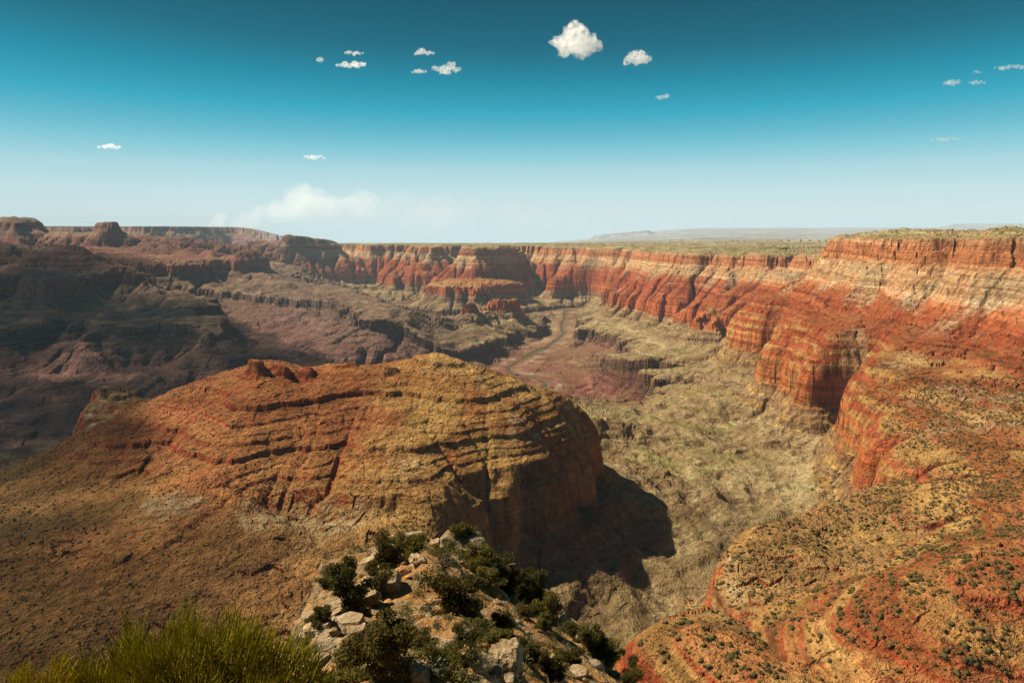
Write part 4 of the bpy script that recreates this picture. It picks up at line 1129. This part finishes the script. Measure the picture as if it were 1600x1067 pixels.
MAT_DEAD = stone_material('bleached_wood', (.25, .22, .19), (.42, .38, .33), (.55, .50, .45))
dead_branch(765, 880, 2.6, 0.3, 'bleached dead branch behind the half bare juniper', 1)
dead_branch(735, 985, 1.8, -0.6, 'bleached dead branch in the shade below the large centre juniper', 2)
dead_branch(490, 1035, 1.2, 0.9, 'twisted grey dead branch at the left foot of the spur', 3)
dead_branch(800, 855, 2.2, 0.1, 'pale dead branch at the far brink of the spur', 4)

# ------------------------------------------------------------------ green stems at the lower left, close to the camera
MAT_STEM = foliage_material('green_stems', (.260, .225, .011), (.620, .510, .024), 9.0, 0.5)
def stem_bush(x0, y0, z0, rx, ry, h, n, seed, label, nm='stem_bush'):
    r_ = np.random.RandomState(seed)
    a_ = r_.rand(n) * 6.2832; q = np.sqrt(r_.rand(n))
    bx, by = q * np.cos(a_) * rx, q * np.sin(a_) * ry
    dome = (1 - 0.42 * q ** 2.6)
    b0 = np.stack([bx * .8, by * .8, h * dome * (r_.rand(n) ** 0.6) * 0.9 * (1 + .22 * np.sin(bx * 9 / rx + seed) * np.cos(by * 7 / ry + bx * 4))], 1)
    L = h * (0.08 + 0.13 * r_.rand(n))
    d = np.stack([bx * .35 + r_.normal(0, .22, n) + .10, by * .35 + r_.normal(0, .22, n), np.ones(n)], 1); d /= np.linalg.norm(d, axis=1)[:, None]
    w = (0.0026 + 0.0016 * r_.rand(n))[:, None]
    sd = np.cross(d, r_.normal(0, 1, (n, 3))); sd /= np.linalg.norm(sd, axis=1)[:, None]; s2 = np.cross(d, sd)
    bend = r_.normal(0, .05, (n, 3)) * L[:, None]
    V_ = []
    for t, k in ((0, 1.0), (.55, .9), (1.0, .45)):
        c = b0 + d * (L * t)[:, None] + bend * t * t
        for j in range(3):
            an = 2.0944 * j
            V_.append(c + (sd * math.cos(an) + s2 * math.sin(an)) * w * k)
    V_ = np.stack(V_, 1).reshape(-1, 3)
    f = []
    for i in range(2):
        for j in range(3):
            j2 = (j + 1) % 3
            f.append((i * 3 + j, i * 3 + j2, (i + 1) * 3 + j2, (i + 1) * 3 + j))
    f = np.array(f)
    Q_ = (np.arange(n)[:, None, None] * 9 + f[None]).reshape(-1, 4)
    root = bpy.data.objects.new(nm, None); col.objects.link(root); root.location = (x0, y0, z0)
    o = link('stems', mesh_np('stems', V_, Q_), MAT_STEM, root); o['kind'] = 'stuff'
    # woody stalks inside
    rr_ = random.Random(seed); WV, WQ = [], []
    for k in range(26):
        an = rr_.uniform(0, 6.28); e = Vector((math.cos(an) * rx * rr_.uniform(.1, .75), math.sin(an) * ry * rr_.uniform(.1, .75), h * rr_.uniform(.45, .7)))
        path = [Vector((e.x * t * t * .9, e.y * t * t * .9, e.z * t)) + Vector((rr_.gauss(0, .012), rr_.gauss(0, .012), 0)) for t in np.linspace(0, 1, 6)]
        v, q2 = tube(path, .012, .004, 5); o_ = len(WV); WV.extend(v); WQ.extend([tuple(k2 + o_ for k2 in ff) for ff in q2])
    link('woody_base', mesh_np('woody_base', np.array([tuple(v) for v in WV]), np.array(WQ), None, True), MAT_BARK, root)
    tag(root, label, 'bush', 'green stem bushes near the camera')
stem_bush(-2.45, 4.35, -4.2, 1.25, .8, 1.12, 10000, 1, 'wide bright green bush of upright leafless stems at the lower left')
stem_bush(-1.85, 4.1, -4.1, .7, .6, .72, 6000, 2, 'lower green stem bush reaching right towards the spur along the bottom edge')
stem_bush(-3.35, 3.9, -3.9, .6, .6, .8, 3000, 3, 'dark small stem bush in the bottom left corner')
log('bushes')

# ------------------------------------------------------------------ clouds and smoke

def vol_material(name, colr, dens, nscale, lo, hi, aniso=0.3, detail=5):
    b = NB(name)
    tc = b.n('ShaderNodeTexCoord').outputs['Object']
    n = b.noise(tc, nscale, detail, 0.6)
    ln = b.n('ShaderNodeVectorMath', operation='LENGTH'); b.L.new(tc, ln.inputs[0])
    pv = b.n('ShaderNodeVolumePrincipled')
    pv.inputs['Color'].default_value = colr + (1,)
    pv.inputs['Anisotropy'].default_value = aniso
    b.L.new(b.math('MULTIPLY', b.mapr(n, lo, hi), dens), pv.inputs['Density'])
    b.L.new(pv.outputs[0], b.out.inputs['Volume'])
    return b.m
def shade_cloud_material(h, thin, amax=1.0):
    b = NB('cloud_vapour')  # here the vapour of the added shade cloud
    tc = b.n('ShaderNodeTexCoord').outputs['Object']
    n = b.noise(tc, 4.5 / h, 6, 0.65)
    df = b.n('ShaderNodeBsdfDiffuse'); df.inputs[0].default_value = (.66, .71, .76, 1)
    tl = b.n('ShaderNodeBsdfTranslucent'); tl.inputs[0].default_value = (.66, .71, .76, 1)
    m1 = b.n('ShaderNodeMixShader'); m1.inputs[0].default_value = 0.45
    b.L.new(df.outputs[0], m1.inputs[1]); b.L.new(tl.outputs[0], m1.inputs[2])
    tr = b.n('ShaderNodeBsdfTransparent')
    m2 = b.n('ShaderNodeMixShader'); b.L.new(b.mapr(n, 0.52 - 0.2 * thin, 0.64 - 0.2 * thin, 0.0, amax), m2.inputs[0])
    b.L.new(tr.outputs[0], m2.inputs[1]); b.L.new(m1.outputs[0], m2.inputs[2]); b.L.new(m2.outputs[0], b.out.inputs[0])
    return b.m
def cloud(px, py, wpx, hpx, label, seed, lobes_n=9, thin=1.0):
    u = (px - 800) / FPX; v = (533.5 - py) / FPX
    d = Vector((u, cp + v * sp, v * cp - sp))
    t = 2600.0 / d.z
    c = d * t
    w, h = wpx / FPX * t, hpx / FPX * t * 0.72
    r_ = random.Random(seed); lobes = []
    for i in range(lobes_n):
        f = (i + .5) / lobes_n * 2 - 1
        rr_ = h * (.26 + .22 * (1 - f * f)) * r_.uniform(.75, 1.15)
        lobes.append((f * (w / 2 - rr_ * .6), r_.uniform(-.3, .3) * h, (r_.uniform(-.2, .25) + .1 * (1 - f * f)) * h, rr_))
    bm = bmesh.new()
    for (x, y, z, q) in lobes:
        bmesh.ops.create_icosphere(bm, subdivisions=3, radius=q, matrix=Matrix.Translation((x, y, z)))
    me = bpy.data.meshes.new('cloud'); bm.to_mesh(me); bm.free()
    o = link('cloud', me); o.location = c
    md = o.modifiers.new('remesh', 'REMESH'); md.mode = 'VOXEL'; md.voxel_size = h / 14.0
    dg = bpy.context.evaluated_depsgraph_get()
    m2 = bpy.data.meshes.new_from_object(o.evaluated_get(dg)); o.modifiers.clear(); o.data = m2; m2.name = 'cloud'
    off = Vector((seed * 3.7, 0, 0))
    for vtx in m2.vertices:
        p = vtx.co; q = p / h * 2.6 + off
        vtx.co = p + p.normalized() * h * (0.20 * mnoise.noise(q) + 0.12 * mnoise.noise(q * 2.3) + 0.06 * mnoise.noise(q * 5.1))
    m2.materials.append(vol_material('cloud_vapour', (1, 1, 1), 4.2 * thin / h, 4.2 / h, 0.40, 0.74, 0.5))
    tag(o, label, 'cloud', 'small fair weather clouds')
CLOUDS = [(900, 69, 84, 52, 'largest white puffy cloud high right of centre', 1, 11, 1.3), (997, 92, 46, 26, 'small ragged cloud right of the largest cloud', 2, 8, 1.0), (1036, 152, 26, 12, 'faint wisp of cloud below the ragged cloud', 3, 6, .5),
          (549, 103, 50, 14, 'long flat cloud, lower of the stacked left pair', 4, 9, .9), (553, 84, 34, 9, 'thin cloud, upper of the stacked left pair', 5, 7, .7), (500, 95, 12, 11, 'tiny faint puff left of the stacked pair', 6, 4, .4),
          (698, 109, 48, 22, 'feathery cloud left of the top centre', 7, 9, .7), (663, 83, 36, 13, 'small cloud above the feathery cloud', 8, 7, .7), (655, 113, 28, 9, 'tiny cloud scrap left of the feathery cloud', 9, 5, .7),
          (171, 231, 40, 11, 'lone low cloud at the far left', 10, 7, .8), (491, 247, 38, 12, 'lone low cloud above the smoke plume', 11, 7, .8),
          (1486, 131, 25, 14, 'small cloud, leftmost of the group at the right edge', 12, 6, .6), (1526, 130, 28, 10, 'thin cloud in the middle of the group at the right edge', 13, 6, .5), (1582, 107, 62, 11, 'long streak of cloud cut by the right edge', 14, 9, .6),
          (1478, 219, 56, 9, 'long thin low cloud on the right', 15, 9, .45), (1527, 113, 16, 7, 'tiny cloud scrap beside the long streak', 16, 4, .4)]
for a_ in CLOUDS: cloud(*a_)

def smoke():
    D_ = 125000.0
    def at(px, py, dy=0.0):
        u = (px - 800) / FPX; v = (533.5 - py) / FPX
        d = Vector((u, cp + v * sp, v * cp - sp)); return d * ((D_ + dy) / d.y)
    k = D_ / FPX
    r_ = random.Random(3)
    spec = [(320, 352, 9, 3), (343, 343, 14, 5), (349, 336, 10, 3), (372, 346, 14, 4), (392, 340, 17, 5), (412, 336, 20, 5), (432, 328, 23, 6), (452, 316, 24, 6), (468, 303, 22, 6), (474, 293, 15, 4), (488, 312, 25, 6), (512, 320, 27, 5), (545, 318, 28, 5),
            (585, 320, 30, 4), (630, 322, 32, 4), (680, 324, 33, 4), (735, 326, 34, 4), (790, 328, 34, 3), (850, 330, 33, 3), (915, 333, 30, 3), (975, 338, 26, 2)]
    base = at(470, 330)
    bm = bmesh.new()
    for px, py, q, n in spec:
        for i in range(n):
            g = Vector((r_.gauss(0, .4), 0, r_.gauss(0, .4)))
            c = at(px + g.x * q, py + abs(g.z) * q * .7 + 2, r_.uniform(-4000, 4000)) - base
            m_ = bmesh.ops.create_icosphere(bm, subdivisions=3, radius=q * k * r_.uniform(.45, .95), matrix=Matrix.Translation(c))
            off = Vector((r_.uniform(-9, 9), r_.uniform(-9, 9), 3))
            for vtx in m_['verts']:
                p = (vtx.co - c); rr_ = p.length
                vtx.co = c + p * (1 + .28 * mnoise.noise(p / rr_ * 1.6 + off) + .16 * mnoise.noise(p / rr_ * 4.1 + off))
    me = bpy.data.meshes.new('smoke_plume'); bm.to_mesh(me); bm.free()
    o = link('smoke_plume', me); o.location = base
    md = o.modifiers.new('remesh', 'REMESH'); md.mode = 'VOXEL'; md.voxel_size = 420
    dg = bpy.context.evaluated_depsgraph_get()
    m2 = bpy.data.meshes.new_from_object(o.evaluated_get(dg)); o.modifiers.clear(); o.data = m2; m2.name = 'smoke_plume'
    b = NB('smoke')
    tc = b.n('ShaderNodeTexCoord').outputs['Object']
    n = b.noise(tc, 1 / 4200.0, 5, 0.6)
    sx = b.n('ShaderNodeSeparateXYZ'); b.L.new(tc, sx.inputs[0])
    pv = b.n('ShaderNodeVolumePrincipled'); pv.inputs['Color'].default_value = (.98, .99, 1, 1); pv.inputs['Anisotropy'].default_value = 0.5
    dn = b.math('MULTIPLY', b.mapr(n, 0.34, 0.60), b.mapr(sx.outputs[0], 0.0, 16000.0, 1.15e-4, 0.5e-4))
    b.L.new(dn, pv.inputs['Density']); b.L.new(pv.outputs[0], b.out.inputs['Volume'])
    m2.materials.append(b.m)
    tag(o, 'pale soft smoke plume rising behind the far rim and drifting right', 'smoke', None, 'stuff')
smoke()
# broad cloud bank added out of view to shade the left of the canyon
def shade_cloud():
    outl = [(-5200, 1900), (-5250, 3600), (-6000, 5300), (-7400, 8200), (-9000, 10400), (-10800, 12000), (-14500, 11500), (-16000, 6500), (-10500, 2200)]
    r_ = random.Random(12); bm = bmesh.new(); n = 0
    while n < 170:
        x, y = r_.uniform(-16000, -5100), r_.uniform(1800, 12000)
        d = float(seg_poly(np.array([x]), np.array([y]), outl)[0])
        if d > -150: continue
        q = min(r_.uniform(380, 800), 200 - d * .9); n += 1
        bmesh.ops.create_icosphere(bm, subdivisions=3, radius=q, matrix=Matrix.Translation((x, y, 4600 + r_.uniform(-60, 160))) @ Matrix.Diagonal((1, 1, .45, 1)))
    me = bpy.data.meshes.new('shade_cloud'); bm.to_mesh(me); bm.free()
    for vtx in me.vertices:
        p = vtx.co; q = p / 700.0
        vtx.co = p + Vector((mnoise.noise(q), mnoise.noise(q + Vector((7, 1, 3))), .4 * mnoise.noise(q * 2))) * 160
    o = link('shade_cloud', me)
    me.materials.append(shade_cloud_material(1500.0, 0.8, 0.27))
    tag(o, 'broad broken cloud bank, unseen, added to shade the left of the canyon', 'cloud')
shade_cloud()
log('clouds')
# ------------------------------------------------------------------ the air
def haze_box():
    x0, x1, y0, y1, z0, z1 = -90000, 90000, -1500, 99000, -4200, 420
    v = np.array([(x, y, z) for z in (z0, z1) for y in (y0, y1) for x in (x0, x1)], float)
    q = np.array([(0, 2, 3, 1), (4, 5, 7, 6), (0, 1, 5, 4), (2, 6, 7, 3), (0, 4, 6, 2), (1, 3, 7, 5)])
    me = mesh_np('haze', v, q)
    b = NB('haze_air')
    pv = b.n('ShaderNodeVolumePrincipled')
    pv.inputs['Color'].default_value = (0.60, 0.82, 1.0, 1)
    pv.inputs['Density'].default_value = HAZE
    b.L.new(pv.outputs[0], b.out.inputs['Volume'])
    o = link('haze', me, b.m)
    tag(o, 'thin pale blue haze filling the canyon and the far plain', 'haze', None, 'stuff')
HAZE = 8.0e-6
haze_box()
